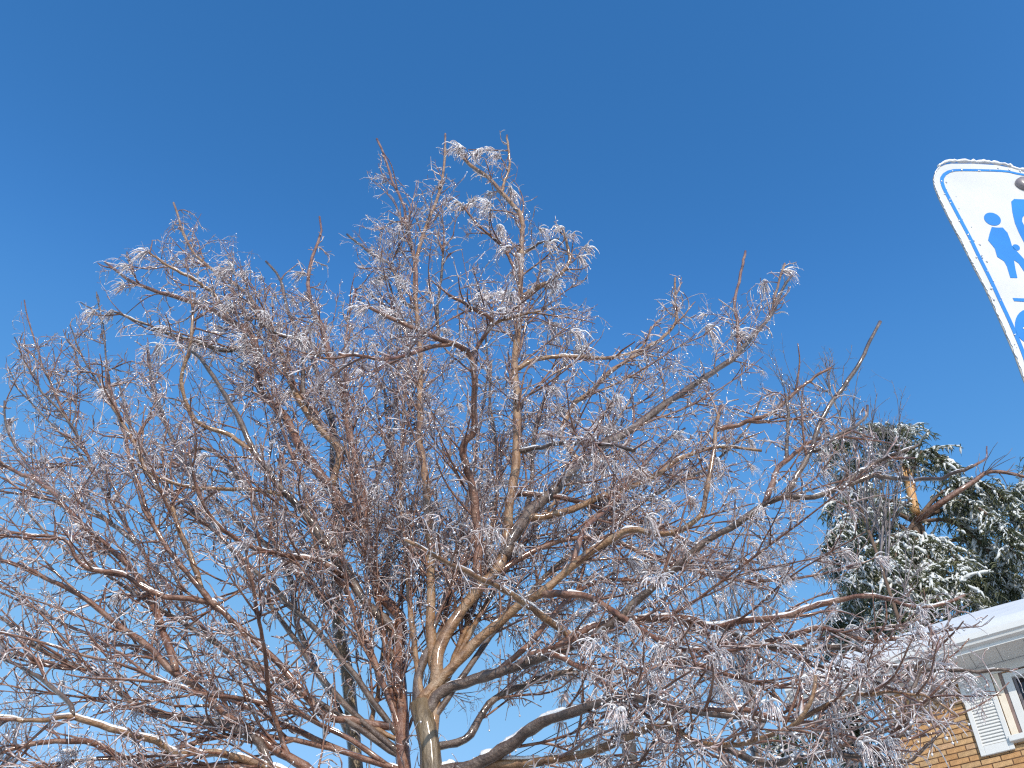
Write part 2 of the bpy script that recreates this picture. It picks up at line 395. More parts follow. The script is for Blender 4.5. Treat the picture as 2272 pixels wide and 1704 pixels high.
# pixel path base -> tip, change in distance from base to tip (m), width at base and tip (px), white crust on top 0..1
MAIN = [
 # trunk and central stems
 ('trunk', [(985, 2900), (965, 1900), (958, 1700), (950, 1630), (930, 1560)], 0.0, 66, 46, 0),
 ('limb', [(930, 2500), (905, 2000), (890, 1704), (886, 1560), (884, 1464), (889, 1380), (845, 1322), (818, 1227), (807, 1165), (793, 1062), (779, 1000), (762, 890), (735, 800), (712, 722), (694, 686), (682, 629), (690, 575), (712, 521), (709, 481)], .7, 56, 5, .2),
 ('limb', [(948, 1640), (957, 1519), (953, 1391), (957, 1191), (951, 1071), (942, 981), (939, 830), (935, 740), (928, 604), (939, 536), (957, 481), (978, 424), (988, 350), (988, 297)], .9, 26, 5, .2),
 ('limb', [(935, 1600), (960, 1480), (985, 1400), (1060, 1300), (1111, 1240), (1129, 1101), (1138, 1026), (1144, 920), (1141, 830), (1150, 720), (1158, 620), (1163, 496), (1148, 463), (1112, 424), (1090, 395), (1047, 366), (1014, 333)], .1, 30, 8, .6),
 ('limb', [(1066, 1300), (1060, 1200), (1050, 1090), (1030, 1026), (1024, 987), (1048, 958), (1046, 905), (1050, 850), (1040, 785), (975, 760), (902, 724), (816, 680)], -.9, 22, 8, .9),
 ('limb', [(1111, 1245), (1160, 1153), (1230, 1085), (1300, 1010), (1397, 948), (1510, 868), (1591, 813), (1630, 786), (1681, 726), (1712, 687), (1739, 633), (1757, 612)], .5, 30, 6, .4),
 ('limb', [(928, 1560), (1000, 1480), (1060, 1425), (1150, 1355), (1205, 1326), (1270, 1264), (1368, 1198), (1405, 1187), (1459, 1195), (1514, 1180), (1550, 1155), (1566, 1111), (1582, 1020), (1590, 940), (1600, 900)], -.5, 25, 8, .5),
 ('limb', [(935, 1590), (964, 1537), (1088, 1500), (1150, 1480), (1248, 1435), (1354, 1373), (1394, 1333), (1485, 1253), (1550, 1195), (1605, 1162), (1716, 1100), (1795, 1095), (1873, 1073), (1960, 1045)], -.9, 27, 9, .6),
 ('limb', [(1230, 1440), (1300, 1395), (1354, 1377), (1412, 1369), (1514, 1369), (1580, 1385), (1650, 1374), (1748, 1360), (1833, 1332), (1925, 1320), (1990, 1335), (2070, 1345), (2140, 1320)], -.8, 22, 7, 1.0),
 ('limb', [(960, 1690), (1055, 1679), (1128, 1639), (1190, 1600), (1290, 1570), (1383, 1553), (1500, 1570), (1600, 1590), (1700, 1600)], -1.2, 34, 9, .8),
 ('limb', [(1040, 1690), (1180, 1690), (1330, 1660), (1467, 1610), (1532, 1646), (1587, 1657), (1660, 1650), (1750, 1617), (1790, 1570), (1810, 1500)], -1.6, 24, 8, .9),
 ('limb', [(1600, 1660), (1720, 1700), (1819, 1691), (1897, 1689), (1956, 1672), (1987, 1658), (2018, 1624), (2021, 1573), (2038, 1509), (2066, 1455)], -.3, 18, 8, .7),
 ('limb', [(1560, 1585), (1650, 1587), (1748, 1610), (1779, 1613), (1883, 1641), (1950, 1665)], -.3, 16, 9, .8),
 ('limb', [(1500, 1372), (1580, 1420), (1650, 1441), (1748, 1410), (1830, 1393), (1911, 1419), (1973, 1421), (2044, 1410), (2114, 1396)], -.5, 16, 8, .9),
 ('limb', [(1600, 1400), (1700, 1440), (1805, 1440), (1897, 1441), (1951, 1475), (2002, 1486), (2072, 1489), (2150, 1492), (2240, 1486)], -.6, 15, 8, .8),
 ('limb', [(1250, 1400), (1164, 1333), (1051, 1271), (964, 1235), (898, 1198)], -1.1, 18, 9, .9),
 ('limb', [(1150, 1480), (1205, 1453), (1288, 1486), (1383, 1551), (1450, 1600)], -.6, 16, 8, .4),
 ('limb', [(1205, 1330), (1310, 1337), (1383, 1380), (1470, 1435), (1536, 1451), (1609, 1451), (1680, 1430)], -.7, 18, 8, .6),
 ('limb', [(1262, 1010), (1230, 960), (1262, 893), (1304, 866), (1352, 821), (1440, 765), (1468, 750), (1501, 711), (1498, 669), (1498, 617)], .4, 14, 5, .4),
 ('limb', [(1150, 830), (1200, 800), (1350, 792), (1420, 770), (1445, 725)], .1, 12, 5, .7),
 ('limb', [(1630, 786), (1634, 720), (1630, 681), (1645, 610), (1654, 557)], .1, 9, 6, .1),
 ('limb', [(1716, 700), (1730, 640), (1741, 585)], .1, 7, 5, .1),
 ('limb', [(1595, 960), (1675, 934), (1706, 922), (1745, 889), (1800, 845), (1844, 816)], -.1, 12, 6, .5),
 ('limb', [(1735, 1090), (1790, 1010), (1835, 913), (1890, 838), (1926, 774), (1953, 714)], -.1, 13, 8, .3),
 ('limb', [(1700, 1105), (1725, 1040), (1750, 1016), (1789, 983), (1840, 960)], .1, 14, 7, .7),
 ('limb', [(1745, 1020), (1747, 946), (1742, 874)], -.1, 10, 6, .6),
 ('limb', [(1800, 1000), (1870, 960), (1915, 930), (1925, 900)], .1, 10, 6, .6),
 ('limb', [(1873, 1073), (1921, 1037), (1991, 1000), (2040, 985)], -.2, 11, 6, .8),
 ('limb', [(1940, 1060), (2045, 1061), (2102, 1058), (2159, 1034)], -.4, 10, 8, .9),
 ('limb', [(1150, 675), (1174, 651), (1228, 622), (1257, 586), (1260, 546), (1250, 510)], -.2, 14, 6, 1.0),
 ('limb', [(1040, 790), (1090, 720), (1050, 690), (996, 655)], -.4, 10, 8, .7),
 ('limb', [(1090, 722), (1163, 698), (1200, 690)], -.2, 8, 5, .7),
 ('limb', [(975, 762), (980, 680), (982, 610), (982, 550)], -.2, 8, 5, .2),
 ('limb', [(1000, 770), (931, 778), (866, 796), (751, 785)], -.5, 11, 7, 1.0),
 ('limb', [(936, 700), (902, 673), (881, 612), (868, 586), (820, 560), (770, 520)], .3, 9, 5, .3),
 ('limb', [(930, 650), (924, 575), (902, 503), (892, 452), (874, 405), (855, 348), (836, 308)], .2, 10, 5, .3),
 ('limb', [(1112, 430), (1128, 370), (1125, 300)], -.1, 7, 5, .5),
 ('limb', [(1155, 640), (1120, 560), (1060, 500), (1030, 460)], -.3, 9, 5, 1.0),
 ('limb', [(1150, 560), (1190, 540), (1240, 530)], -.2, 8, 5, 1.0),
 # more central stems
 ('limb', [(930, 1640), (905, 1560), (925, 1465), (985, 1390), (1040, 1340), (1091, 1264), (1146, 1173), (1175, 1100), (1180, 1000), (1200, 900), (1240, 830), (1262, 780)], .6, 26, 5, .3),
 ('limb', [(945, 1620), (979, 1537), (1000, 1482), (1033, 1391), (1062, 1246), (1084, 1195), (1098, 1118), (1100, 1000), (1085, 900), (1090, 800)], .9, 17, 5, .2),
 ('limb', [(884, 1500), (848, 1420), (837, 1330), (860, 1250), (890, 1150), (885, 1040), (860, 960), (850, 850)], .8, 15, 5, .2),
 ('limb', [(900, 1640), (833, 1610), (837, 1555), (848, 1420), (858, 1340), (850, 1260)], .5, 13, 7, .1),
 ('limb', [(957, 1400), (1000, 1290), (1059, 1209), (1059, 1118), (1075, 1000)], 1.0, 13, 5, .2),
 ('limb', [(940, 1660), (1020, 1640), (1080, 1560), (1160, 1520), (1230, 1500), (1330, 1500), (1420, 1490), (1500, 1480), (1600, 1500)], .3, 20, 6, .5),
 ('limb', [(1090, 1500), (1180, 1420), (1260, 1330), (1330, 1290), (1420, 1290), (1540, 1310)], .6, 15, 6, .6),
 ('limb', [(1383, 1553), (1430, 1500), (1520, 1470), (1620, 1500), (1720, 1520), (1800, 1500), (1860, 1520)], -.2, 14, 6, .6),
 # slim straight stems fanning up from the fork
 ('limb', [(890, 1640), (805, 1400), (705, 1150), (625, 950), (565, 800), (520, 690)], .3, 16, 4, .2),
 ('limb', [(905, 1640), (852, 1400), (800, 1150), (772, 950), (762, 780), (790, 640)], .8, 15, 4, .2),
 ('limb', [(930, 1600), (902, 1350), (882, 1100), (892, 900), (902, 760), (860, 620)], 1.1, 15, 4, .2),
 ('limb', [(940, 1600), (1000, 1310), (1042, 1100), (1062, 950), (1080, 800), (1060, 640)], 1.2, 14, 4, .2),
 ('limb', [(950, 1600), (1062, 1380), (1182, 1180), (1292, 1050), (1402, 880), (1440, 800)], 1.0, 15, 4, .3),
 ('limb', [(892, 1650), (762, 1480), (622, 1320), (502, 1200), (382, 1090), (302, 990), (262, 840)], .1, 16, 4, .2),
 ('limb', [(882, 1670), (722, 1560), (562, 1470), (402, 1370), (252, 1280), (122, 1195), (40, 1110)], -.2, 16, 4, .2),
 ('limb', [(885, 1720), (702, 1650), (522, 1560), (352, 1470), (182, 1400), (42, 1335), (-60, 1290)], .4, 16, 4, .2),
 ('limb', [(890, 1690), (762, 1560), (662, 1420), (562, 1280), (472, 1150), (422, 1040), (350, 900), (330, 780)], .7, 16, 4, .2),
 ('limb', [(950, 1620), (1102, 1400), (1252, 1240), (1422, 1120), (1562, 1040), (1650, 960), (1690, 880)], .7, 16, 4, .4),
 ('limb', [(840, 1700), (640, 1640), (470, 1640), (300, 1680), (150, 1690), (0, 1720)], -.5, 14, 5, .3),
 ('limb', [(870, 1690), (720, 1610), (560, 1560), (420, 1540), (260, 1480), (100, 1430), (-30, 1400)], -.8, 13, 5, .3),
 # twiggy ends hanging in front of the house wall
 ('limb', [(1750, 1612), (1850, 1565), (1950, 1540), (2050, 1555), (2125, 1590)], -.3, 11, 5, .6),
 ('limb', [(1800, 1692), (1900, 1640), (2000, 1600), (2080, 1540), (2135, 1500)], -.2, 11, 5, .6),
 ('limb', [(1900, 1689), (2000, 1692), (2060, 1660), (2115, 1600)], -.1, 10, 5, .6),
 ('limb', [(1700, 1440), (1800, 1475), (1900, 1500), (2000, 1540), (2080, 1605)], -.2, 11, 5, .7),
 ('limb', [(1780, 1500), (1880, 1560), (1960, 1620), (2030, 1640), (2090, 1625)], -.2, 10, 5, .6),
 # low boughs that sweep just below the frame
 ('limb', [(955, 1760), (850, 1790), (700, 1800), (520, 1790), (380, 1770), (250, 1740), (120, 1730), (0, 1740), (-100, 1760)], -.8, 30, 9, .6),
 ('limb', [(958, 1780), (1100, 1800), (1260, 1790), (1450, 1800), (1640, 1780), (1800, 1740), (1900, 1720)], -1.0, 28, 9, .8),
 ('limb', [(955, 1800), (860, 1850), (700, 1880), (520, 1860), (350, 1830), (200, 1800)], .4, 24, 8, .3),
 ('limb', [(958, 1800), (1060, 1830), (1200, 1850), (1400, 1850), (1560, 1830), (1700, 1830)], .5, 24, 8, .5),
 # left limbs
 ('limb', [(877, 1440), (862, 1398), (811, 1351), (780, 1300), (709, 1195), (680, 1150), (641, 1105), (614, 1076), (560, 1002), (530, 930), (490, 860), (450, 800), (400, 760)], -.4, 26, 7, .2),
 ('limb', [(807, 1175), (766, 1124), (739, 1089), (690, 1021), (660, 981), (622, 913), (576, 864), (562, 759), (516, 719), (459, 689), (345, 647), (290, 623), (233, 581)], .2, 26, 6, .4),
 ('limb', [(744, 1092), (760, 1010), (717, 956), (690, 924), (657, 869), (640, 820), (604, 741), (570, 680), (540, 640), (430, 560), (385, 450)], .5, 18, 5, .3),
 ('limb', [(779, 1020), (744, 983), (680, 900), (667, 771), (604, 741), (560, 690), (545, 620)], -.1, 14, 5, .7),
 ('limb', [(560, 1002), (500, 960), (430, 930), (400, 850), (418, 760), (432, 650)], -.5, 12, 6, .1),
 ('limb', [(890, 1620), (840, 1618), (775, 1606), (727, 1599), (687, 1555), (636, 1493), (600, 1457), (546, 1409), (473, 1348), (437, 1304), (382, 1246), (346, 1195), (320, 1155), (302, 1100), (280, 1010), (262, 930), (235, 840)], -.5, 20, 6, .1),
 ('limb', [(935, 1950), (840, 1820), (730, 1735), (655, 1686), (619, 1668), (564, 1624), (510, 1591), (451, 1533), (386, 1486), (313, 1420), (255, 1380), (182, 1326), (106, 1289), (58, 1262), (-60, 1230)], -.2, 30, 7, .1),
 ('limb', [(390, 1488), (379, 1446), (357, 1391), (335, 1337), (310, 1285), (291, 1257), (226, 1195), (189, 1162), (135, 1100), (93, 1067), (45, 1049), (0, 1028), (-70, 1010)], .3, 20, 7, .1),
 ('limb', [(760, 1760), (650, 1720), (560, 1690), (510, 1675), (400, 1668), (364, 1646), (255, 1617), (160, 1588), (109, 1599), (0, 1591), (-90, 1580)], -.9, 22, 9, .9),
 ('limb', [(600, 1700), (560, 1640), (473, 1606), (419, 1602), (313, 1570), (255, 1533), (204, 1497), (146, 1475), (73, 1439), (0, 1377), (-70, 1330)], -.1, 22, 7, .2),
 ('limb', [(170, 1590), (160, 1570), (109, 1522), (44, 1479), (-20, 1440)], .2, 13, 7, .1),
 ('limb', [(580, 1720), (450, 1715), (330, 1704), (240, 1660), (200, 1640), (120, 1640), (20, 1660), (-60, 1690)], -.6, 22, 9, .2),
 ('limb', [(780, 1310), (757, 1278), (699, 1249), (619, 1235), (564, 1220), (510, 1184), (455, 1111), (430, 1040), (418, 980)], -1.0, 16, 6, .7),
 ('limb', [(630, 1690), (619, 1646), (593, 1537), (582, 1428), (564, 1318), (546, 1220)], -1.0, 13, 6, .1),
 ('limb', [(480, 1355), (455, 1340), (364, 1326), (313, 1304), (255, 1271), (204, 1264), (164, 1242), (135, 1198), (29, 1180), (-40, 1160)], -.5, 15, 6, .5),
 ('limb', [(437, 1304), (400, 1200), (370, 1120), (330, 1060), (300, 990), (250, 900), (215, 830)], -.3, 14, 5, .2),
 ('limb', [(641, 1105), (560, 1090), (450, 1085), (360, 1060), (290, 1020)], -.4, 11, 5, .4),
 ('limb', [(562, 760), (500, 780), (430, 760), (330, 720), (250, 690)], -.4, 12, 5, .8),
 ('limb', [(516, 719), (480, 660), (430, 620), (370, 590), (330, 560)], -.3, 11, 5, .7),
 ('limb', [(1093, 1270), (1200, 1215), (1330, 1190), (1480, 1250), (1640, 1290), (1800, 1280), (1900, 1250)], .5, 14, 5, .5),
 ('limb', [(1130, 1105), (1230, 1110), (1340, 1130), (1450, 1170), (1600, 1230), (1720, 1260)], .9, 13, 5, .5),
 ('limb', [(1160, 1155), (1240, 1140), (1330, 1105), (1440, 1060), (1520, 1010), (1600, 990), (1690, 1000)], .6, 18, 6, .6),
 ('limb', [(1270, 1264), (1300, 1180), (1370, 1110), (1450, 1000), (1520, 950)], .9, 15, 5, .3),
 ('limb', [(1150, 1000), (1230, 990), (1290, 985), (1350, 990), (1410, 1000)], -1.0, 12, 9, 1.0),
 ('limb', [(960, 1690), (1010, 1720), (1150, 1740), (1300, 1730), (1500, 1745), (1650, 1720)], -.9, 24, 8, .6),
]
LEFT = [   # slimmer stems behind, to the left: the neighbouring maple
 ('trunk', [(805, 2900), (795, 1900), (789, 1700), (778, 1591), (767, 1464), (749, 1373), (746, 1209), (749, 1136)], .2, 48, 26, .2),
 ('limb', [(749, 1140), (742, 1040), (735, 950), (715, 880), (690, 800), (640, 700), (620, 620), (590, 580)], .3, 22, 5, .3),
 ('limb', [(786, 1650), (740, 1540), (690, 1450), (660, 1370), (650, 1290), (600, 1180), (540, 1080), (450, 1000), (341, 1043), (301, 992), (271, 953), (235, 895), (205, 841), (178, 787), (155, 721)], .2, 18, 3, .1),
 ('limb', [(778, 1600), (700, 1540), (600, 1480), (480, 1420), (380, 1300), (290, 1180), (211, 1040), (181, 980), (154, 935), (133, 898), (112, 853), (93, 811), (81, 769), (65, 721), (54, 666)], .3, 17, 3, .1),
 ('limb', [(181, 985), (151, 925), (99, 871), (81, 841), (57, 802), (32, 748)], -.1, 6, 3, .2),
 ('limb', [(240, 1080), (169, 992), (127, 950), (81, 904), (42, 862), (18, 814)], .1, 7, 3, .2),
 ('limb', [(270, 955), (240, 850), (226, 715), (179, 671)], .1, 6, 3, .4),
 ('limb', [(226, 716), (214, 648)], 0, 4, 3, .2),
 ('limb', [(112, 853), (130, 800), (137, 753)], .1, 4, 2.5, .1),
 ('limb', [(160, 950), (172, 900), (173, 811)], .1, 4, 2.5, .1),
 ('limb', [(770, 1500), (760, 1400), (720, 1290), (690, 1150), (660, 1040), (600, 930)], .4, 16, 5, .1),
 ('limb', [(749, 1373), (640, 1250), (500, 1130), (400, 1000), (350, 880), (330, 780)], .6, 15, 5, .2),
 ('limb', [(300, 1200), (200, 1130), (100, 1080), (20, 960), (10, 890)], -.1, 12, 5, .9),
 ('limb', [(749, 1210), (800, 1130), (850, 1020), (880, 930), (870, 830), (860, 760)], .4, 14, 5, .2),
]

LEFT_POLY = [(-400, 1900), (-400, 900), (-20, 840), (10, 790), (40, 700), (60, 650), (90, 720), (140, 735), (165, 690), (215, 630), (240, 690), (300, 800), (420, 700), (600, 600), (800, 700), (900, 1000), (900, 1900)]

def build_tree(spec, fwd0, root_name, label, dens=1.0, droop=1.0, poly=CROWN, bark_p=(.4, .32, .28), thread=None):
    lims = []           # (P (n,3), r (n,), kind, crust)
    ptsx = []           # for snapping
    for name, path, dz, w0, w1, crust in spec:
        n = 10 + 3 * len(path)
        path = np.asarray(path, float)
        if not lims:
            start = fwd0
        else:
            allP = np.concatenate([l[0] for l in lims]); qx, qy, _ = project(allP)
            dd = np.hypot(qx - path[0][0], qy - path[0][1])
            j = int(np.argmin(dd)); start = allP[j][1]
            snap = allP[j]
        px = catmull(path, n)
        s = np.linspace(0, 1, n)
        fw = start + dz * smooth01(s) ** 1.1
        P = np.array([at_fwd(x, y, f) for (x, y), f in zip(px, fw)])
        if name == 'trunk':
            # stand the foot of the trunk straight down on the ground
            P[:, 1] = np.where(P[:, 2] < 3.5, fw, P[:, 1])
            low = P[0].copy()
            gz = float(ground_z(low[0], low[1]))
            P[0][2] = gz - 0.1
            P = P[np.argsort(P[:, 2])] if False else P
        if lims:
            P += (snap - P[0]) * ((1 - s) ** 3)[:, None]
        wob = np.cumsum(rng.normal(size=(n, 3)) * .004, axis=0); wob -= s[:, None] * wob[-1]; wob[0] = 0
        P = P + wob
        _, _, z = project(P)
        r = np.linspace(w0, w1, n) ** 1.0 / 2 * z / F
        r = r * (1 + .06 * rng.normal(size=n))
        lims.append((P, r, name, crust))
    base = lims[0][0][0]
    root = empty(root_name, (base[0], base[1], float(ground_z(base[0], base[1]))))
    tag(root, label, 'tree')
    # limbs: each one a part, its ice crust a sub-part
    LP = []; LR = []
    NL = 40
    for P, r, name, crust in lims:
        tb = Tubes(); tb.add(P, r, 9 if r[0] > .03 else 7)
        o = tb.build('trunk' if name == 'trunk' else 'limb', M['trunk'] if name == 'trunk' else BARKS[int(rng.choice(3, p=bark_p))], root)
        if crust > 0:
            ic = Tubes(); n = len(P)
            Q = catmull(P, n * 3); rr = np.interp(np.linspace(0, 1, n * 3), np.linspace(0, 1, n), r)
            on = np.convolve(rng.random(n * 3 + 6), np.ones(7) / 7, 'valid')
            th = np.quantile(on, 1 - min(.98, .25 + .7 * crust))
            amt = np.clip((on - th) * 9, 0, 1)
            thick = rr * (.32 + .42 * amt) * (amt > 0) + 1e-4
            slope = np.abs(unit(np.gradient(Q, axis=0))[:, 2:3])
            lift = np.array([0, 0, 1.0]) * (rr * .78)[:, None] * (1.1 - slope)
            side = 1 - np.clip(slope[:, 0] - .6, 0, .4) / .4
            ic.add(Q + lift, thick * (.35 + .65 * side) * np.convolve(rng.uniform(.5, 1.5, n * 3 + 4), np.ones(5) / 5, 'valid'), 6)
            ic.build('ice_crust', M['rime'], o)
        LP.append(catmull(P, NL)); LR.append(np.interp(np.linspace(0, 1, NL), np.linspace(0, 1, len(r)), r))
    LP = np.array(LP); LR = np.array(LR)
    start = np.array([.45 if s[0] == 'trunk' else .1 for s in spec])
    Lr = LP[[i for i in range(len(spec)) if spec[i][0] != 'trunk']]; Rr = LR[[i for i in range(len(spec)) if spec[i][0] != 'trunk']]
    # long side branches
    pid, t = pick(Lr, 1.2 * dens, .1, .8)
    B1, B1r = grow(Lr, Rr, pid, t, rng.uniform(R(12), R(36), len(pid)), rng.uniform(.6, 1.5, len(pid)) * (1.2 - .6 * t), rng.uniform(.006, .011, len(pid)), 14, up=.006, wob=.035, taper=.35)
    k = keep_in(B1, poly, .0); B1, B1r = B1[k], B1r[k]
    tb = Tubes(); tb.add(B1, B1r, 6); ob1 = tb.build('side_branches', BARKS[0], root); tag(ob1, kind='stuff')
    B1 = np.array([catmull(b, NL) for b in B1]); B1r = np.array([np.interp(np.linspace(0, 1, NL), np.linspace(0, 1, 14), b) for b in B1r])
    Lr = np.concatenate([Lr, B1]); Rr = np.concatenate([Rr, B1r])
    # second order
    pid, t = pick(Lr, 4.6 * dens, .14, 1.0)
    L = rng.uniform(.25, .8, len(pid)) * (1.15 - .6 * t)
    S, Sr = grow(Lr, Rr, pid, t, rng.uniform(R(20), R(50), len(pid)), L, rng.uniform(.006, .0105, len(pid)), 9, up=.035, wob=.085, taper=.45)
    k = keep_in(S, poly); S, Sr = S[k], Sr[k]
    # third order
    pid, t = pick(S, 9.6 * dens, .1, 1.0)
    L = rng.uniform(.08, .32, len(pid))
    T3, T3r = grow(S, Sr, pid, t, rng.uniform(R(25), R(62), len(pid)), L, rng.uniform(.0052, .0088, len(pid)), 6, up=.05, wob=.3, taper=.6)
    pid2, t2 = pick(Lr, 4.6 * dens, .2, 1.0)
    T4, T4r = grow(Lr, Rr, pid2, t2, rng.uniform(R(40), R(80), len(pid2)), rng.uniform(.06, .25, len(pid2)), rng.uniform(.0052, .0088, len(pid2)), 6, up=.05, wob=.22, taper=.6)
    T3 = np.concatenate([T3, T4]); T3r = np.concatenate([T3r, T4r])
    k = keep_in(T3, poly); T3, T3r = T3[k], T3r[k]
    # short spurs
    pid, t = pick(T3, 9.0, .1, 1.0)
    U, Ur = grow(T3, T3r, pid, t, rng.uniform(R(35), R(85), len(pid)), rng.uniform(.02, .09, len(pid)), rng.uniform(.0038, .0058, len(pid)), 4, up=.1, wob=.3, taper=.8)
    k = keep_in(U, poly); U, Ur = U[k], Ur[k]
    tb = Tubes(); tb.add(S, Sr, 5); o2 = tb.build('branches', M['bark'], root); tag(o2, kind='stuff')
    tb = Tubes(); tb.add(T3, T3r, 3, False); tb.add(U, Ur, 3, False); o3 = tb.build('twigs', M['twig'], root); tag(o3, kind='stuff')
    # ice lying along the tops of branches and twigs
    ic = Tubes()
    up = np.array([0, 0, 1.0])
    sel = rng.random(len(S)) < .75
    ic.add(S[sel] + up * (Sr[sel] * .6)[..., None], Sr[sel] * rng.uniform(.3, .75, Sr[sel].shape), 4)
    sel = rng.random(len(T3)) < .7
    Ts, Tr = T3[sel][:, [0, 2, 3, 5]], T3r[sel][:, [0, 2, 3, 5]]
    ic.add(Ts + up * (Tr * .55)[..., None], Tr * rng.uniform(.5, 1.05, Tr.shape), 3, False)
    # drooping threads of ice
    pid, t = pick(T3, 13.0 * droop, .05, 1.0)
    hx, hy, _ = project(T3[pid, 3])
    # the lee side, low on the left, carries far fewer ice threads
    wgt = np.clip(.34 + .66 * smooth01((hx - 500) / 700) + .5 * smooth01((1000 - hy) / 350), 0, 1)
    kk = rng.random(len(pid)) < wgt; pid, t = pid[kk], t[kk]
    D, Dr = grow(T3, T3r, pid, t, rng.uniform(R(20), R(90), len(pid)), rng.gamma(2.5, .022, len(pid)) + .02, rng.uniform(.0032, .0052, len(pid)), 4, up=-.55, wob=.12, taper=.55)
    ic.add(D, Dr, 3, False)
    o4 = ic.build('ice_threads', M['ice'], root); tag(o4, kind='stuff')
    tips = np.concatenate([D[rng.random(len(D)) < .35][:, -1], U[rng.random(len(U)) < .12][:, -1], T3[rng.random(len(T3)) < .15][:, 3]])
    V, Fq = beads(tips, rng.uniform(.0035, .0085, len(tips)))
    ob = link('ice_drops', mesh_np('ice_drops', V, Fq, False), M['bead'], root, True); tag(ob, kind='stuff')
    # heavy drooping clusters, each a part
    sites = np.concatenate([S[:, -1], S[:, 5], LP[:, -1], LP[:, -6]])
    dirs = unit(np.concatenate([S[:, -1] - S[:, -2], S[:, 5] - S[:, 4], LP[:, -1] - LP[:, -2], LP[:, -6] - LP[:, -7]]))
    return root, dict(S=S, T3=T3, U=U, D=D, sites=sites, dirs=dirs)

def cluster_mesh(i, big):
    """one bunch of curved iced seed stalks arching over and hanging down; origin at its stalk, outward = +X"""
    m = int(rng.integers(30, 46) if big else rng.integers(14, 24))
    n = 8
    P = np.zeros((m, n, 3))
    d = np.stack([rng.uniform(.15, 1, m), rng.normal(0, .28, m), rng.uniform(-.1, .95, m)], -1); d = unit(d)
    step = rng.uniform(.009, .024, m) * (1.2 if big else .85)
    P[:, 0] = np.stack([rng.uniform(-.01, .05, m), rng.normal(0, .007, m), rng.normal(0, .006, m)], -1)
    for k in range(1, n):
        d = unit(d + np.array([.03, 0, -.46]) + rng.normal(size=(m, 3)) * .13)
        P[:, k] = P[:, k - 1] + d * step[:, None]
    r = rng.uniform(.0019, .0034, m)[:, None] * np.linspace(1.3, .6, n)[None] * rng.uniform(.8, 1.25, (m, n))
    tb = Tubes(); tb.add(P, r, 4)
    nb = sum(len(f) for f in tb.F) + sum(len(c[1]) for c in tb.C)
    # white crust over the crest of the bunch
    top = np.argsort(-P[:, 3, 2])[:max(4, m // 4)]
    Q = P[top][:, :6] + np.array([0, 0, .003]) 
    tc = Tubes(); tc.add(Q, rng.uniform(.003, .0062, len(top))[:, None] * np.array([.5, 1, 1.1, .95, .6, .25])[None] * rng.uniform(.7, 1.3, (len(top), 6)), 5)
    bv, bf = beads(P[::3, -1], rng.uniform(.003, .006, len(P[::3])))
    V1 = np.concatenate(tb.V); V2 = np.concatenate(tc.V)
    fq = [np.concatenate(tb.F)] + [c[1] for c in tb.C]
    fc = [np.concatenate(tc.F) + len(V1)] + [c[1] + len(V1) for c in tc.C]
    me = mesh_np('ice_cluster', np.concatenate([V1, V2, bv]), fq + fc + [bf + len(V1) + len(V2)])
    cnt = [sum(len(f) for f in fq), sum(len(f) for f in fc), len(bf)]
    mi = np.repeat(np.arange(3), cnt)
    for mt in ('stalk', 'rime', 'bead'): me.materials.append(M[mt])
    if len(mi) == len(me.polygons): me.polygons.foreach_set('material_index', mi.astype(np.int32))
    return me

CL_BIG = [cluster_mesh(i, True) for i in range(10)]
CL_SMALL = [cluster_mesh(i, False) for i in range(10)]

def place_clusters(root, sites, dirs, zones, count, tufts=0):
    px, py, z = project(sites)
    w = np.full(len(sites), .06)
    for (x, y, rad, wt) in zones:
        w = np.maximum(w, wt * np.exp(-((px - x) ** 2 + (py - y) ** 2) / rad ** 2))
    w = w * inside_poly(px, py, CROWN) / z
    idx = rng.choice(len(sites), size=min(count + tufts, int((w > 0).sum())), replace=False, p=w / w.sum())
    inv = parent_world_inverse(root)
    for q, i in enumerate(idx):
        big = q < count                       # heavy bunches first, then the lighter tufts
        me = random.choice(CL_BIG if big else CL_SMALL)
        o = bpy.data.objects.new('ice_cluster' if big else 'ice_tuft', me); COL.objects.link(o)
        o.parent = root; o.matrix_parent_inverse = inv
        o.location = sites[i]
        a = math.atan2(dirs[i][1], dirs[i][0]) + random.uniform(-.7, .7)
        s = random.uniform(.8, 1.35) if py[i] < 800 else random.uniform(.45, .9)
        o.rotation_euler = (random.uniform(-.2, .2), random.uniform(-.2, .2), a); o.scale = (s, s, s)

maple, MG = build_tree(MAIN, TRUNK_FWD, 'maple_tree', 'large bare maple with a spreading crown of branches coated in clear ice', 1.0, 1.0)
place_clusters(maple, MG['sites'], MG['dirs'], [(1090, 400, 120, 1), (1160, 560, 150, 1), (1060, 500, 90, 1), (1250, 540, 70, 1), (1640, 690, 110, .8),
               (860, 690, 60, .8), (1290, 960, 110, .8), (1700, 1300, 300, .6), (1350, 1500, 250, .5), (1150, 1300, 150, .6), (540, 700, 180, .4), (330, 720, 130, .5), (1850, 1450, 250, .5), (900, 900, 250, .2)], 190, 130)
maple2, MG2 = build_tree(LEFT, 6.6, 'maple_tree', 'slimmer bare maple with straight upright iced shoots beside the spreading maple', .95, .6, LEFT_POLY, (.3, .5, .2))
place_clusters(maple2, MG2['sites'], MG2['dirs'], [(20, 900, 90, 1)], 12, 20)

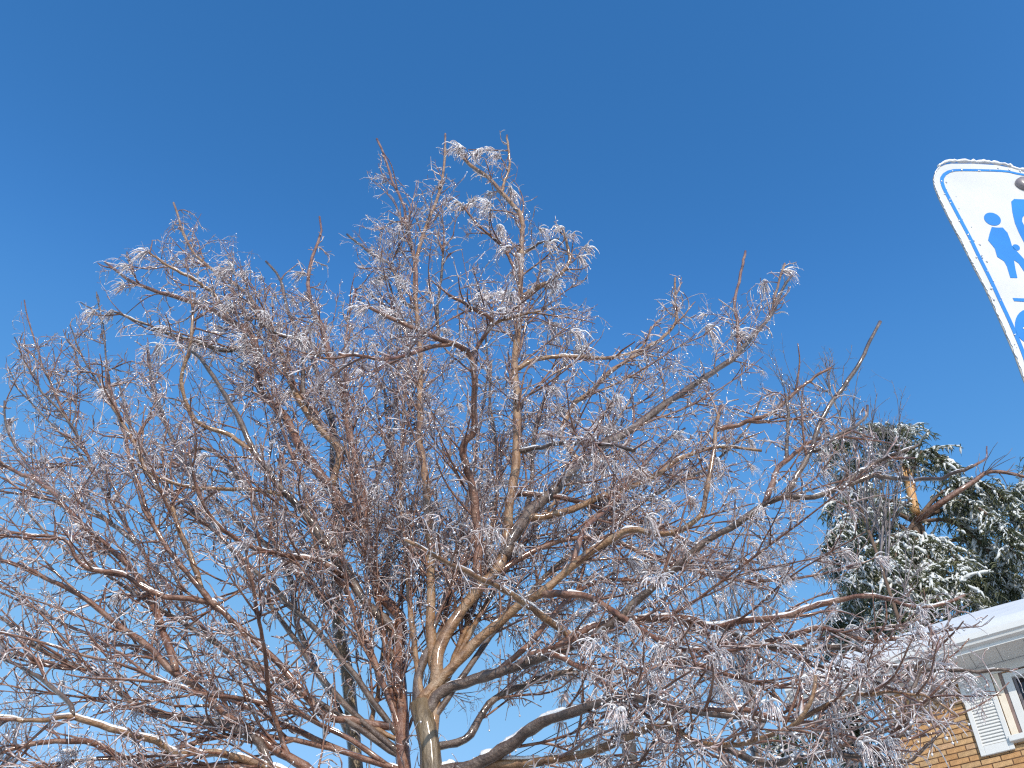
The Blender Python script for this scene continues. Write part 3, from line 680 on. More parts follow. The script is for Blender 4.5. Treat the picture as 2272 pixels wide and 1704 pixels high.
# ------------------------------------------------------------------ bare trees far behind
def far_tree(px, top_py, fwd, width, label, seed, poly=None, trunk_w=.12, fan=1.0):
    top = at_fwd(px, top_py, fwd)
    gz = float(ground_z(top[0], top[1]))
    h = top[2] - gz
    root = empty('bare_tree', (top[0], top[1], gz)); tag(root, label, 'tree', 'bare trees far behind')
    tz = np.linspace(-.1, h - width * .8, 12)
    P = np.stack([top[0] + .1 * np.sin(tz * .7), top[1] + .1 * np.cos(tz * .5), gz + tz], -1)[None]
    r = np.linspace(trunk_w, trunk_w * .45, 12)[None]
    tb = Tubes(); tb.add(P, r, 8); tb.build('trunk', M['conifer_bark'], root)
    m = 15
    A, Ar = grow(P, r, np.zeros(m, int), rng.uniform(.72, 1, m), rng.uniform(R(15), R(50), m) * fan, rng.uniform(.5, 1, m) * width, np.full(m, trunk_w * .4), 9, up=.12, wob=.06, taper=.3)
    tb = Tubes(); tb.add(A, Ar, 5)
    pid, t = pick(A, 2.2, .2, 1); B, Br = grow(A, Ar, pid, t, rng.uniform(R(20), R(45), len(pid)), rng.uniform(.3, .8, len(pid)) * width * .55, np.full(len(pid), .014), 7, up=.1, wob=.06, taper=.5)
    tb.add(B, Br, 4)
    ob = tb.build('branches', M['far_twig'], root); tag(ob, kind='stuff')
    pid, t = pick(B, 4.5, .1, 1); C, Cr = grow(B, Br, pid, t, rng.uniform(R(20), R(50), len(pid)), rng.uniform(.15, .55, len(pid)), np.full(len(pid), .0075), 5, up=.08, wob=.1, taper=.6)
    tb = Tubes(); tb.add(C, Cr, 3)
    pid, t = pick(C, 5.0, .2, 1); E, Er = grow(C, Cr, pid, t, rng.uniform(R(25), R(60), len(pid)), rng.uniform(.06, .2, len(pid)), np.full(len(pid), .006), 4, up=.05, wob=.15, taper=.7)
    tb.add(E, Er, 3)
    ot = tb.build('twigs', M['far_twig'], root); tag(ot, kind='stuff')
    return root
far_tree(1815, 790, 17.0, 3.4, 'thin bare tree with fine upright twigs rising behind the maple and left of the evergreen', 1, trunk_w=.065)
far_tree(1600, 1180, 18.0, 3.0, 'bare twiggy tree low behind the maple crown, near the utility pole', 2)
far_tree(30, 1560, 19.0, 2.4, 'bare twiggy tree low behind the left branches of the maple', 3)
far_tree(850, 1660, 22.0, 2.2, 'bare twiggy tree low behind the two maple trunks', 4)

# ------------------------------------------------------------------ snowy evergreens
def sprays(nd, sn, P0, D0, length, droop, leaf_n=20, leaf_len=.2, snow=.6, leaf_r=.011):
    """hanging sprays of scale foliage: a drooping axis with leaflets, snow tufts on the upper side"""
    m = len(P0); n = 6
    A = np.empty((m, n, 3)); A[:, 0] = P0; d = D0.copy()
    for k in range(1, n):
        d = unit(d + np.array([0, 0, -1.0]) * droop[:, None] + rng.normal(size=(m, 3)) * .12)
        A[:, k] = A[:, k - 1] + d * (length / (n - 1))[:, None]
    rr = np.tile(np.linspace(.012, .005, n), (m, 1))
    nd.add(A, rr, 3)
    lad = rng.random(m) < snow                                  # laden sprays carry a connected pad of snow
    Ap = A[lad][:, :5] + np.array([0, 0, .02]) + rng.normal(size=A[lad][:, :5].shape) * .012
    sn.add(Ap, rng.uniform(.022, .042, lad.sum())[:, None] * np.array([.6, 1, 1.05, .8, .25])[None] * rng.uniform(.6, 1.4, (lad.sum(), 5)), 5)
    pid = np.repeat(np.arange(m), leaf_n); t = rng.uniform(.05, 1, len(pid))
    p, T, _ = sample(A, rr, pid, t)
    ref = unit(rng.normal(size=(len(pid), 3)) * np.array([1, 1, .5]))
    dl = unit(T * .5 + ref * .9 + np.array([0, 0, -.1]))
    ll = rng.uniform(.5, 1.2, len(pid)) * leaf_len
    Lf = np.stack([p, p + dl * ll[:, None] * .5, p + (dl + np.array([0, 0, -.35])) * ll[:, None]], 1)
    nd.add(Lf, rng.uniform(.7, 1.4, len(pid))[:, None] * np.array([.6, 1.0, .15])[None] * leaf_r, 3, False)
    heavy = np.repeat(np.where(lad, .5, .06), leaf_n)      # some sprays heavily laden, others bare
    s = rng.random(len(pid)) < heavy * np.clip(1.3 - t, .2, 1)
    Q = Lf[s] + np.array([0, 0, .02])
    w = rng.uniform(.5, 1.5, s.sum())[:, None] * np.array([.4, 1.0, .3])[None] * leaf_r * 2.3
    Q[:, 2] = Q[:, 1] + (Q[:, 2] - Q[:, 1]) * .6
    sn.add(Q, w, 4, False)

def evergreen():
    fwd = 20.0
    axis = [(2120, 1900), (2075, 1500), (2045, 1300), (2030, 1150), (2016, 1075)]
    P = catmull([at_fwd(x, y, fwd) for x, y in axis], 24)
    foot = P[0].copy(); gz = float(ground_z(foot[0], foot[1])); foot[2] = gz - .1
    P = np.vstack([catmull([foot, (foot + P[0]) / 2, P[0]], 8)[:-1], P])
    root = empty('snowy_evergreen', (foot[0], foot[1], gz))
    tag(root, 'tall dark evergreen with snow-laden drooping boughs and a snapped trunk showing orange wood', 'tree')
    r = np.linspace(.34, .09, len(P)); tb = Tubes(); tb.add(P, r, 10); tk = tb.build('trunk', M['conifer_bark'], root)
    # snapped upper trunk: pale orange splintered wood
    top = at_fwd(2016, 1080, fwd)
    tb = Tubes()
    a, b = at_fwd(2032, 1140, fwd - .16), at_fwd(2014, 1060, fwd - .16)
    tb.add(np.linspace(a, b, 5), np.array([.12, .115, .11, .1, .06]), 8)
    for k in range(9):
        o = rng.normal(size=3) * np.array([.07, .05, .1]); h = rng.uniform(.15, .6)
        tb.add(np.array([b + o + [0, 0, -.3], b + o, b + o + [rng.normal() * .04, 0, h]]), np.array([.03, .028, .003]), 4)
    tb.build('broken_stump', M['split_wood'], root, smooth=False)
    # boughs
    B = [  # path, depth offsets from trunk at tip, width px
     ([(2034, 1150), (2020, 1170), (1990, 1220), (1985, 1300)], -1.9),
     ([(2036, 1170), (2050, 1180), (2060, 1240), (2070, 1330)], -2.0),
     ([(2040, 1230), (2030, 1250), (2020, 1310), (2015, 1400)], -2.1),
     ([(2030, 1130), (1970, 1110), (1900, 1090), (1850, 1120)], -.4),
     ([(2018, 1085), (1985, 990), (1930, 955), (1870, 965), (1835, 1000)], -.6),
     ([(2018, 1080), (2012, 1020), (2005, 975), (2003, 945)], .2),
     ([(2016, 1085), (2040, 1010), (2080, 1010), (2110, 1060), (2120, 1110)], -.3),
     ([(2018, 1085), (1970, 1030), (1900, 1030), (1850, 1070)], .5),
     ([(2032, 1150), (2090, 1090), (2160, 1070), (2230, 1110), (2290, 1190)], -.8),
     ([(2032, 1150), (2120, 1110), (2200, 1150), (2260, 1240)], -1.2),
     ([(2035, 1170), (2110, 1160), (2190, 1220), (2240, 1310)], -.3),
     ([(2034, 1160), (1960, 1130), (1890, 1150), (1840, 1210)], -1.0),
     ([(2036, 1180), (1980, 1190), (1920, 1230), (1890, 1300)], -1.4),
     ([(2040, 1210), (2080, 1200), (2120, 1240), (2140, 1330)], -1.6),
     ([(2042, 1230), (2010, 1240), (1975, 1290), (1960, 1370)], -1.5),
     ([(2044, 1250), (2150, 1250), (2240, 1290), (2320, 1370)], .2),
     ([(2045, 1260), (1950, 1270), (1880, 1330), (1840, 1400)], -.2),
     ([(2046, 1290), (2120, 1290), (2180, 1350), (2210, 1430)], -1.0),
     ([(2050, 1320), (1990, 1330), (1920, 1390), (1890, 1460)], -.9),
     ([(2055, 1360), (2100, 1370), (2150, 1440), (2160, 1520)], -.6),
     ([(2055, 1370), (1960, 1390), (1870, 1450), (1830, 1540)], .2),
     ([(2060, 1420), (1950, 1470), (1880, 1540), (1840, 1640)], -.8),
     ([(2034, 1160), (2100, 1130), (2180, 1120), (2290, 1080)], .9),
     ([(2040, 1200), (1990, 1160), (1920, 1190), (1850, 1250)], 1.0),
     ([(2040, 1220), (2130, 1200), (2230, 1230), (2330, 1290)], 1.0),
     ([(2045, 1280), (2100, 1270), (2200, 1330), (2280, 1420)], 1.3),
     ([(2045, 1280), (1980, 1300), (1900, 1360), (1830, 1460)], 1.3)]
    for path, dz in B:
        n = 20
        px = catmull(np.asarray(path, float), n); s = np.linspace(0, 1, n)
        j = np.argmin([np.hypot(*(np.array(project(q)[:2]) - path[0])) for q in P])
        Q = np.array([at_fwd(x, y, fwd + dz * smooth01(u)) for (x, y), u in zip(px, s)])
        Q += (P[j] - Q[0]) * ((1 - s) ** 4)[:, None]
        rb = np.linspace(.055, .014, n)
        tb = Tubes(); tb.add(Q, rb, 6); bo = tb.build('bough', M['conifer_bark'], root)
        nd, sn = Tubes(), Tubes()
        L = np.linalg.norm(np.diff(Q, axis=0), axis=1).sum()
        m = int(L * 26)
        t = rng.uniform(.12, 1, m) ** .8
        p, T, _ = sample(Q[None], rb[None], np.zeros(m, int), t)
        side = unit(rng.normal(size=(m, 3)) * np.array([1, 1, .25]))
        D0 = unit(T * .5 + side * .8 + np.array([0, 0, .15]))
        sprays(nd, sn, p, D0, rng.uniform(.35, .95, m), rng.uniform(.2, .6, m), 14, .17, .55, .0125)
        fo = nd.build('foliage', M['needle'], bo); tag(fo, kind='stuff')
        so = sn.build('snow_tufts', M['needle_snow'], bo); tag(so, kind='stuff')
    # bare broken branch leaning out to the right
    path = [(2040, 1145), (2060, 1133), (2110, 1100), (2162, 1067), (2185, 1050), (2207, 1046), (2240, 1050), (2272, 1058), (2320, 1070)]
    Q = catmull([at_fwd(x, y, fwd - 1.0) for x, y in path], 26)
    Q += (P[-4] - Q[0]) * ((1 - np.linspace(0, 1, 26)) ** 6)[:, None]
    tb = Tubes(); tb.add(Q, np.linspace(.085, .03, 26), 7); bb = tb.build('broken_branch', M['bark'], root)
    pid, t = pick(Q[None], 5, .45, 1)
    A, Ar = grow(Q[None], np.linspace(.07, .03, 26)[None], pid, t, rng.uniform(R(30), R(70), len(pid)), rng.uniform(.3, .9, len(pid)), np.full(len(pid), .014), 6, up=-.03, wob=.15)
    tb = Tubes(); tb.add(A, Ar, 4); tw = tb.build('twigs', M['far_twig'], bb); tag(tw, kind='stuff')
evergreen()

def shrub_evergreen(px, top_py, fwd, half_w, label):
    top = at_fwd(px, top_py, fwd); gz = float(ground_z(top[0], top[1])); h = top[2] - gz
    root = empty('snowy_evergreen', (top[0], top[1], gz)); tag(root, label, 'tree')
    z = np.linspace(-.1, h, 14); P = np.stack([np.full(14, top[0]), np.full(14, top[1]), gz + z], -1)
    tb = Tubes(); tb.add(P, np.linspace(.16, .02, 14), 8); tb.build('trunk', M['conifer_bark'], root)
    m = 60
    t = rng.uniform(.25, .98, m)
    az = rng.uniform(0, 6.28, m)
    p0 = np.stack([np.full(m, top[0]), np.full(m, top[1]), gz + t * h], -1)
    ln = half_w * (1.08 - t) / .8 * rng.uniform(.7, 1.1, m) + .15
    n = 8; d = np.stack([np.cos(az), np.sin(az), np.full(m, .35)], -1); Q = np.empty((m, n, 3)); Q[:, 0] = p0
    for k in range(1, n):
        d = unit(d + np.array([0, 0, -.14])); Q[:, k] = Q[:, k - 1] + d * (ln / (n - 1))[:, None]
    rb = np.tile(np.linspace(.03, .01, n), (m, 1))
    tb = Tubes(); tb.add(Q, rb, 5); b = tb.build('boughs', M['conifer_bark'], root); tag(b, kind='stuff')
    pid, tt = pick(Q, 11, .1, 1); p, T, _ = sample(Q, rb, pid, tt)
    nd, sn = Tubes(), Tubes()
    sprays(nd, sn, p, unit(T * .7 + rng.normal(size=p.shape) * .5), rng.uniform(.25, .5, len(p)), rng.uniform(.15, .45, len(p)), 9, .16, .4, .015)
    fo = nd.build('foliage', M['needle'], root); tag(fo, kind='stuff')
    so = sn.build('snow_tufts', M['needle_snow'], root); tag(so, kind='stuff')
shrub_evergreen(1850, 1535, 15.5, 1.5, 'dark snow-dusted evergreen below the left end of the white eaves')
shrub_evergreen(1735, 1585, 17.0, 1.2, 'small dark evergreen left of the one below the eaves, nearer the utility pole')

# ------------------------------------------------------------------ utility pole and wires
def pole_and_wires():
    fwd = 16.0
    t = at_fwd(1384, 1555, fwd); gz = float(ground_z(t[0], t[1]))
    root = empty('utility_pole', (t[0], t[1], gz)); tag(root, 'dark wooden utility pole with a crossarm standing behind the maple', 'pole')
    tb = Tubes(); tb.add(np.linspace([t[0] + .25, t[1], gz - .2], t, 6), np.linspace(.16, .11, 6), 12); tb.build('post', M['pole'], root)
    d = unit(np.array([1.0, .18, 0.0]))
    s = np.array([-d[1], d[0], 0])
    za = t[2] - .35
    arm = box_mesh('crossarm', -.05, .05, -.7, .7, -.06, .06, .008)
    ao = link('crossarm', arm, M['pole'], root); ao.location = (t[0] - root.location.x + 0, t[1] - root.location.y - .15, za - gz); ao.rotation_euler = (0, 0, math.atan2(d[1], d[0]))
    heights = [(-.6, .12), (-.2, .12), (.25, .12), (.6, .12), (0, -1.0), (0, -1.35)]
    for i, (o, dz) in enumerate(heights):
        base = np.array([t[0], t[1] - .15, za]) + s * o
        if dz > 0:
            tb = Tubes(); tb.add(np.array([base + [0, 0, .06], base + [0, 0, .1], base + [0, 0, .14], base + [0, 0, .18]]), np.array([.02, .04, .04, .02]), 8)
            tb.build('insulator', M['steel'], root)
        w = Tubes()
        for dd in (unit(np.array([-.72, .69, 0])), unit(np.array([.86, .5, 0]))):
            u = np.linspace(0, 1, 40)
            P = base[None] + dd[None] * (40 * u)[:, None] + np.array([0, 0, 1.0])[None] * (dz - .8 * 4 * u * (1 - u))[:, None]
            w.add(P, np.full(40, .007 if dz > 0 else .011), 5)
        wo = w.build('power_line', M['wire'])
        tag(wo, ['thin black power line on the crossarm of the utility pole', 'thick black cable strung below the crossarm of the utility pole'][0 if dz > 0 else 1], 'wire',
            'power lines on the crossarm' if dz > 0 else 'cables below the crossarm')
pole_and_wires()

# ------------------------------------------------------------------ house
ZH = 12.0
c_wall = float(np.dot(HN, (ray(2150, 1640) * ZH)[:2]))
def hl(px, py, y=0.0):
    """photograph pixel -> (along, height) on the vertical plane y metres behind the front wall"""
    d = ray(px, py); s = (c_wall + y) / (HN @ d[:2]); p = EYE + d * s
    return float(HW @ p[:2]), float(p[2])

def house():
    x_c, _ = hl(1984, 1650)
    base2 = HN * c_wall + HW * x_c
    root = empty('brick_house', (base2[0], base2[1], RISE), math.atan2(HW[1], HW[0]))
    tag(root, 'tan brick house with white eaves, snow covered roof and white shutters', 'house')
    def X(px, py, y=0.0): return hl(px, py, y)[0] - x_c
    def Z(px, py, y=0.0): return hl(px, py, y)[1] - RISE
    zs = Z(2150, 1489)                 # soffit where it meets the wall
    # front overhang so that the gutter's lower edge falls on its line
    of = .2
    for k in range(60):
        if Z(2150, 1449, -of) <= zs: break
        of += .01
    W, DEP = 9.0, 9.5
    # ---- wall core (mortar)
    sx0, szb = X(2177, 1679, -.03), Z(2177, 1679, -.03)
    sx1 = X(2251, 1656, -.03)
    gx0 = sx1 + .16                    # left edge of the opening
    gx1 = gx0 + 1.15
    zsill = Z(2262, 1632)
    ztop = zs - .14
    # front wall built round the opening
    wl = empty('wall', (0, 0, 0)); wl.parent = root
    for (a, b, c, d) in ((0, gx0, -.3, zs), (gx1, W, -.3, zs), (gx0, gx1, -.3, zsill), (gx0, gx1, ztop, zs)):
        link('mortar', box_mesh('mortar', a, b, .008, .2, c, d), M['mortar'], wl)
    for (a, b, c, d) in ((0.0, .2, .2, DEP), (W - .2, W, .2, DEP), (.2, W - .2, DEP - .2, DEP)):
        link('mortar', box_mesh('mortar', a, b, c, d, -.3, zs), M['mortar'], wl)
    # ---- bricks
    bl, bh, mj, ch = .203, .057, .010, .0677
    mats = []
    for k in range(5):
        c = [(.46, .25, .105), (.5, .3, .14), (.41, .215, .085), (.48, .29, .155), (.44, .27, .13)][k]
        mats.append(noise_mat('brick_%d' % k, [(0.3, tuple(v * .8 for v in c)), (0.5, c), (0.75, tuple(min(1, v * 1.25) for v in c))], scale=18, detail=6, rough=.8, bump=.4, bump_scale=60))
    meshes = {}
    def brick_mesh(L, k):
        key = (round(L, 3), k)
        if key not in meshes:
            me = box_mesh('brick', 0, L, 0, .09, 0, bh, .003); me.materials.append(mats[k]); meshes[key] = me
        return meshes[key]
    rows = int(zs / ch)
    cand = []
    zrow0 = szb - .002 - .010 - math.floor((szb) / ch) * ch
    for i in range(-2, rows + 2):
        z0 = zrow0 + i * ch
        if z0 + bh > zs - .005 or z0 < -.1: continue
        x = -((i % 2) * .5) * (bl + mj)
        while x < W:
            a, b = max(x, 0.0), min(x + bl, W)
            segs = [(a, b)]
            if z0 + bh > zsill and z0 < ztop:
                segs = []
                if a < gx0: segs.append((a, min(b, gx0)))
                if b > gx1: segs.append((max(a, gx1), b))
            for (p, q) in segs:
                if q - p > .03: cand.append((p, q, z0))
            x += bl + mj
    vis = []
    for c in cand:
        p = np.array([*(base2 + HW * ((c[0] + c[1]) / 2)), RISE + c[2]])
        u, v, _ = project(p[None]); u, v = float(u[0]), float(v[0])
        vis.append(-25 < u < 2310 and 1440 < v < 1740)
    nv = 0
    rest = Tubes(); RV = []; RF = []
    for c, v in zip(cand, vis):
        L = round(c[1] - c[0], 3)
        if v and nv < 300:
            o = bpy.data.objects.new('brick', brick_mesh(L, random.choices(range(5), (4, 3, 2, 2, 2))[0])); COL.objects.link(o)
            o.parent = wl; o.location = (c[0], random.uniform(-.002, .002), c[2]); nv += 1
        else:
            b0 = len(RV) * 8
            RV.append([(x, y, z) for x in (c[0], c[1]) for y in (0, .09) for z in (c[2], c[2] + bh)])
            RF.append(np.array([[0, 1, 3, 2], [4, 6, 7, 5], [0, 4, 5, 1], [2, 3, 7, 6], [0, 2, 6, 4], [1, 5, 7, 3]]) + b0)
    ro = link('brickwork', mesh_np('brickwork', np.array(RV).reshape(-1, 3), np.concatenate(RF), False), mats[0], wl); tag(ro, kind='stuff')
    # ---- shutters
    def shutter(x0, x1):
        s = empty('shutter', (x0, 0, szb)); s.parent = root
        w, h = x1 - x0, zs - .06 - szb
        st, rb, rt, rm = .055, .105, .07, .06
        y0, y1 = -.034, -.004
        for nm, a in (('stile', (0, st, y0, y1, 0, h)), ('stile', (w - st, w, y0, y1, 0, h)), ('rail', (st, w - st, y0, y1, 0, rb)), ('rail', (st, w - st, y0, y1, h - rt, h))):
            link(nm, box_mesh(nm, *a, .004), M['white_vinyl'], s)
        link('backing', box_mesh('backing', st, w - st, -.012, y1 - .001, rb, h - rt), M['white_vinyl'], s)
        pitch = .038
        sl = prism_mesh('slat', [(-.014, 0), (-.029, .004), (-.027, .012), (-.013, .037)], lambda u, v, t: (t, u, v), st + .0005, w - st - .0005)
        sl.materials.append(M['white_vinyl'])
        k = 0
        while rb + .004 + (k + 1) * pitch < h - rt:
            o = bpy.data.objects.new('slat', sl); COL.objects.link(o); o.parent = s; o.location = (0, 0, rb + .002 + k * pitch); k += 1
    shutter(sx0, sx1)
    shutter(gx1 + .16, gx1 + .16 + (sx1 - sx0))
    # ---- window
    wn_ = empty('window', (gx0, 0, zsill)); wn_.parent = root
    ww, hh = gx1 - gx0, ztop - zsill
    def wb(nm, mat, *a, bev=.003): return link(nm, box_mesh(nm, *a, bev), M[mat], wn_)
    for x0, x1 in ((-.15, -.075), (ww + .075, ww + .15)): wb('casing', 'cream_trim', x0, x1, -.02, .03, .0, hh + .02)
    for x0, x1 in ((-.075, -.035), (ww + .035, ww + .075)): wb('gap_strip', 'sealant', x0, x1, -.006, .03, .0, hh + .02)
    for x0, x1 in ((-.035, .05), (ww - .05, ww + .035)): wb('frame', 'white_vinyl', x0, x1, -.016, .08, 0, hh)
    wb('frame', 'white_vinyl', .05, ww - .05, -.014, .08, hh - .06, hh)
    wb('frame', 'white_vinyl', .05, ww - .05, -.014, .08, 0, .06)
    for x0, x1 in ((.055, .085), (ww - .085, ww - .055)): wb('sash', 'steel', x0, x1, .02, .06, .06, hh - .06)
    wb('pane', 'glass', .05, ww - .05, .07, .075, .05, hh - .05, bev=0)
    wb('header', 'white_vinyl', -.15, ww + .15, -.025, .006, hh + .022, hh + .132)
    wb('sill', 'white_vinyl', -.19, ww + .19, -.07, .02, -.07, -.002, bev=.006)
    # ---- soffit, fascia, gutter
    os_ = .15 + max(.3, -X(1780, 1541, -of))
    x0, x1 = -os_, W + .5
    yb = DEP + .5
    n = 0; xx = x0
    while xx < x1:                       # front soffit made of panels
        e = min(xx + .3, x1)
        link('soffit_panel', box_mesh('soffit_panel', xx + .002, e - .002, -of + .002, .02, zs, zs + .012, .002), M['white_vinyl'], root); xx = e
    link('frieze', box_mesh('frieze', .0, W, -.022, .006, zs - .045, zs - .002, .003), M['white_vinyl'], root)
    prof = [(-of, zs - .012), (-of - .02, zs - .012), (-of - .02, zs + .03), (-of - .075, zs + .045), (-of - .085, zs + .075), (-of - .11, zs + .09), (-of - .11, zs + .16), (-of - .1, zs + .16), (-of - .1, zs + .1), (-of, zs + .09)]
    link('gutter', prism_mesh('gutter', prof, lambda u, v, t: (t, u, v), x0 - .02, x1), M['white_vinyl'], root)
    link('fascia', box_mesh('fascia', x0, x1, -of + .0, -of + .02, zs + .013, zs + .16), M['white_vinyl'], root)
    link('eave_return', box_mesh('eave_return', x0 - .018, x0 - .001, -of - .09, .02, zs - .01, zs + .158, .004), M['white_vinyl'], root)
    # ---- gable roof; pitch chosen so the rake follows its line in the photograph
    ze = zs + .15
    xe, ye = x0 - .03, -of - .06
    best = None
    for pd in np.arange(15, 60, .25):
        tp = math.tan(R(pd)); k = 4.0
        q = np.array([*(base2 + HW * xe + HN * (ye + k)), RISE + ze + .12 + k * tp]); q0 = np.array([*(base2 + HW * xe + HN * ye), RISE + ze + .12])
        (u, u0), (v, v0), _ = [np.array(a) for a in zip(*[tuple(float(t[0]) for t in project(w[None])) for w in (q, q0)])]
        sl = (v - v0) / (u - u0)
        if best is None or abs(sl + .44) < best[0]: best = (abs(sl + .44), pd)
    tp = math.tan(R(best[1])); print('roof pitch', best, 'overhang', of, os_, 'soffit', zs)
    X1, Y1 = x1 + .03, yb + .06
    ym = (ye + Y1) / 2; zr = ze + (ym - ye) * tp
    deck = [(ye, ze), (ym, zr), (Y1, ze), (Y1, ze - .025), (ym, zr - .03), (ye, ze - .025)]
    ro = link('roof', prism_mesh('roof', deck, lambda u, v, t: (t, u, v), xe, X1), M['roof_deck'], root)
    # snow lying on it, with a soft uneven edge
    ny, nx = 40, 60
    ys = np.linspace(ye - .01, ym, ny); xs = np.linspace(xe - .02, X1 + .02, nx)
    YY, XX = np.meshgrid(ys, xs, indexing='ij')
    e = np.minimum(np.minimum((YY - ys[0]) / .12, (XX - xs[0]) / .12), (xs[-1] - XX) / .12); e = np.clip(e, 0, 1)
    th = .035 + .095 * np.sqrt(1 - (1 - e) ** 2) + .012 * np.sin(XX * 2.1 + YY * 1.3) * e
    ZZ = ze + (YY - ye) * tp + th
    top = np.stack([XX, YY, ZZ], -1).reshape(-1, 3); bot = np.stack([XX, YY, ze + (YY - ye) * tp + .003], -1).reshape(-1, 3)
    i = np.arange(ny * nx).reshape(ny, nx); N = ny * nx
    F1 = np.stack([i[:-1, :-1], i[:-1, 1:], i[1:, 1:], i[1:, :-1]], -1).reshape(-1, 4)
    edge = np.concatenate([i[0, :], i[1:, -1], i[-1, -2::-1], i[-2:0:-1, 0]]); e2 = np.roll(edge, -1)
    F2 = np.stack([edge, edge + N, e2 + N, e2], -1)
    link('snow_cover', mesh_np('snow_cover', np.concatenate([top, bot]), np.concatenate([F1, F2]), True), M['snow'], ro)
    for xa in (.0, W - .2):
        link('gable', prism_mesh('gable', [(.0, zs + .01), (DEP, zs + .01), (ym, zr - .12 - (.1 * tp))], lambda u, v, t: (t, u, v), xa + .01, xa + .19), M['white_vinyl'], root)
house()

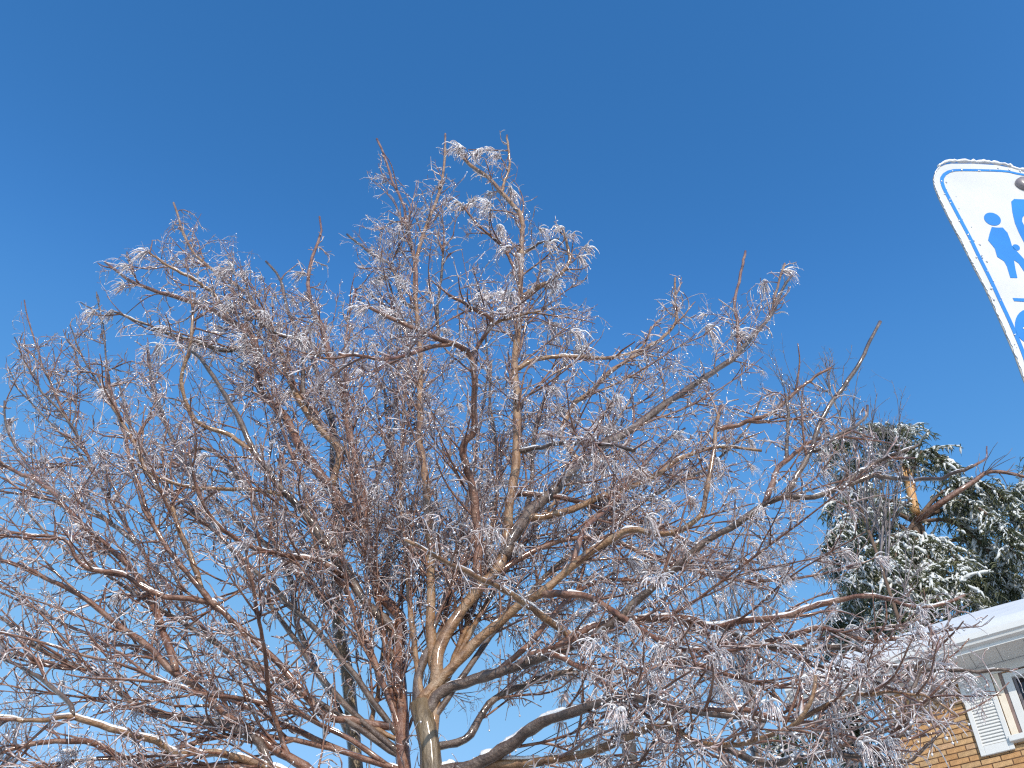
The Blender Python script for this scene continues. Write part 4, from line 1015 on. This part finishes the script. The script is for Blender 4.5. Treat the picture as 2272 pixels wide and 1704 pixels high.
# ------------------------------------------------------------------ street sign
def street_sign():
    S_ = 1.75
    d = ray(2080, 362); O = d * S_ + EYE                      # upper left corner of the plate
    a = R(5.0); ux = np.array([math.cos(a), math.sin(a)]); nv_ = np.array([-math.sin(a), math.cos(a)])
    c = float(nv_ @ (O[:2]))
    def uv(zx, zy):
        r_ = ray(2000 + zx / 3.073, 320 + zy / 3.073); s = c / float(nv_ @ r_[:2]); p = EYE + r_ * s
        return float(ux @ (p[:2] - O[:2])), float(p[2] - O[2])
    gx = O[:2] + ux * .155
    root = empty('street_sign', (gx[0], gx[1], float(ground_z(gx[0], gx[1]))), a)
    tag(root, 'white street sign with blue border and blue walking figures, rimmed with ice', 'sign')
    zb = O[2] - root.location.z
    def pt(u, v, t): return (u - .155, t, v + zb)
    left = [(300, 141), (262, 158), (236, 188), (222, 235), (230, 290), (262, 370), (340, 530), (420, 680), (500, 840), (570, 970), (650, 1140), (720, 1300), (780, 1440), (836, 1595)]
    top = [(340, 134), (500, 134), (640, 142), (750, 162), (836, 190)]
    Lp = [uv(*p) for p in left]; Tp = [uv(*p) for p in top]
    ut = Tp[-1]; W_ = .31
    tr = [(W_ - .06, ut[1] - .004), (W_ - .02, ut[1] - .012), (W_, ut[1] - .045)]
    lb = (Lp[-1][0] - .004, -.57); poly = Lp[::-1] + Tp + tr + [(W_ - .005, -.58), (W_ - .03, -.61), (lb[0] + .03, -.61), lb]
    pl = prism_mesh('plate', poly, pt, 0.0, .003); po = link('plate', pl, M['sign_white'], root)
    ed = Tubes(); E = np.array([pt(u, v, .0015) for u, v in poly + poly[:1]]); ed.add(E, np.full(len(E), .0017), 5, cap=False)
    link('rim', ed.mesh('rim'), M['sign_edge'], po)
    def flat(name, pts, t=-.0006): return link(name, prism_mesh(name, pts, pt, t, .0004), M['sign_blue'], po)
    def ell(cx, cy, rx, ry, tilt, n=28):
        out = []
        for k in range(n):
            q = 2 * math.pi * k / n; x, y = rx * math.cos(q), ry * math.sin(q)
            out.append(uv(cx + x * math.cos(tilt) - y * math.sin(tilt), cy + x * math.sin(tilt) + y * math.cos(tilt)))
        return out
    # blue border line
    bc = [(836, 210), (770, 198), (700, 184), (500, 178), (370, 178), (325, 187), (292, 208), (275, 240), (285, 290), (330, 380), (400, 512), (470, 645), (530, 770), (600, 910), (680, 1082), (740, 1210), (800, 1350), (836, 1440), (890, 1590)]
    C2 = np.array([uv(*p) for p in bc]); C2 = np.vstack([C2, [C2[-1][0] + .002, -.565], [C2[-1][0] + .02, -.59], [W_ - .04, -.59], [W_ - .02, -.57], [W_ - .02, ut[1] - .06], [W_ - .045, ut[1] - .03]])
    Cc = catmull(np.column_stack([C2, np.zeros(len(C2))]), 120)[:, :2]
    tng = np.gradient(Cc, axis=0); tng /= np.linalg.norm(tng, axis=1, keepdims=True); nn = np.column_stack([-tng[:, 1], tng[:, 0]])
    V = []; Fq = []
    for k in range(len(Cc)):
        for s in (-1, 1):
            q = Cc[k] + nn[k] * s * .0029; V.append(pt(q[0], q[1], -.0006))
        if k: i = 2 * k; Fq.append((i - 2, i - 1, i + 1, i))
    bo = link('border', mesh_np('border', np.array(V), np.array(Fq), False), M['sign_blue'], po)
    # figures
    def P_(l): return [uv(*p) for p in l]
    flat('child_head', ell(620, 512, 60, 41, R(22)))
    flat('child_figure', P_([(615, 566), (650, 570), (690, 570), (722, 605), (740, 650), (752, 692), (790, 735), (836, 785), (870, 812), (880, 905), (850, 900), (836, 870), (800, 815), (766, 790), (776, 850), (790, 913), (742, 912), (718, 832), (700, 800), (652, 768), (636, 712), (590, 655), (600, 612)]))
    flat('child_hand', ell(782, 705, 27, 19, R(28)))
    flat('adult_figure', P_([(748, 392), (768, 375), (836, 378), (900, 388), (930, 450), (920, 480), (870, 485), (836, 488), (824, 502), (822, 528), (838, 560), (880, 600), (900, 700), (930, 860), (890, 860), (836, 672), (800, 603), (772, 535), (755, 460)]))
    flat('blue_bar', P_([(758, 1050), (836, 1053), (1010, 1062), (1010, 1082), (836, 1075), (768, 1071)]))
    flat('blue_disc', ell(872, 1243, 98, 118, R(-14)))
    # bolt
    u, v = uv(838, 282)
    tb = Tubes(); tb.add(np.array([pt(u, v, -.010), pt(u, v, -.0085), pt(u, v, -.004), pt(u, v, .004)]), np.array([.006, .013, .0155, .0155]), 14)
    link('bolt', tb.mesh('bolt'), M['steel'], po)
    # ice along the top and left edges
    ic = Tubes()
    top_l = np.array([pt(x, y + .004, .0015) for x, y in [uv(*p) for p in [(262, 152), (300, 126), (340, 118)]] + [(x, y + .006) for x, y in Tp[1:]] + tr[:1]])
    Q = catmull(top_l, 60); Q[:, 2] += rng.normal(size=60) * .0009
    ic.add(Q, .0027 * rng.uniform(.5, 1.5, 60), 6)
    lf = np.array([pt(x, y, -.001) for x, y in Lp[1:]]); Q = catmull(lf, 130); Q[:, 0] += rng.normal(size=130) * .0006
    ic.add(Q, np.convolve(rng.uniform(.0, .0016, 138) ** 1.0, np.ones(9) / 9, 'valid'), 5)
    link('ice_rim', ic.mesh('ice_rim'), M['rime'], po)
    dr = []
    for k in range(60):
        q = rng.random(); i = q * (len(Cc) * .55)
        cc = Cc[int(i)] + rng.normal(size=2) * .006; dr.append(pt(cc[0], cc[1], -.001))
    V, Fq = beads(np.array(dr), rng.uniform(.0008, .0022, len(dr)))
    o = link('ice_specks', mesh_np('ice_specks', V, Fq, False), M['bead'], po); tag(o, kind='stuff')
    # post
    link('post', box_mesh('post', -.03, .03, .004, .044, -.4, zb + ut[1] - .06, .004), M['steel'], root)
street_sign()
if __name__ == '<run_path>':
    from collections import Counter
    cc = Counter()
    for o in bpy.data.objects:
        if o.type == 'MESH':
            r_ = o
            while r_.parent: r_ = r_.parent
            cc[(r_.name, o.name.split('.')[0])] += len(o.data.loops) - 2 * len(o.data.polygons)
    print(cc.most_common(24), 'TRIS', sum(cc.values()))
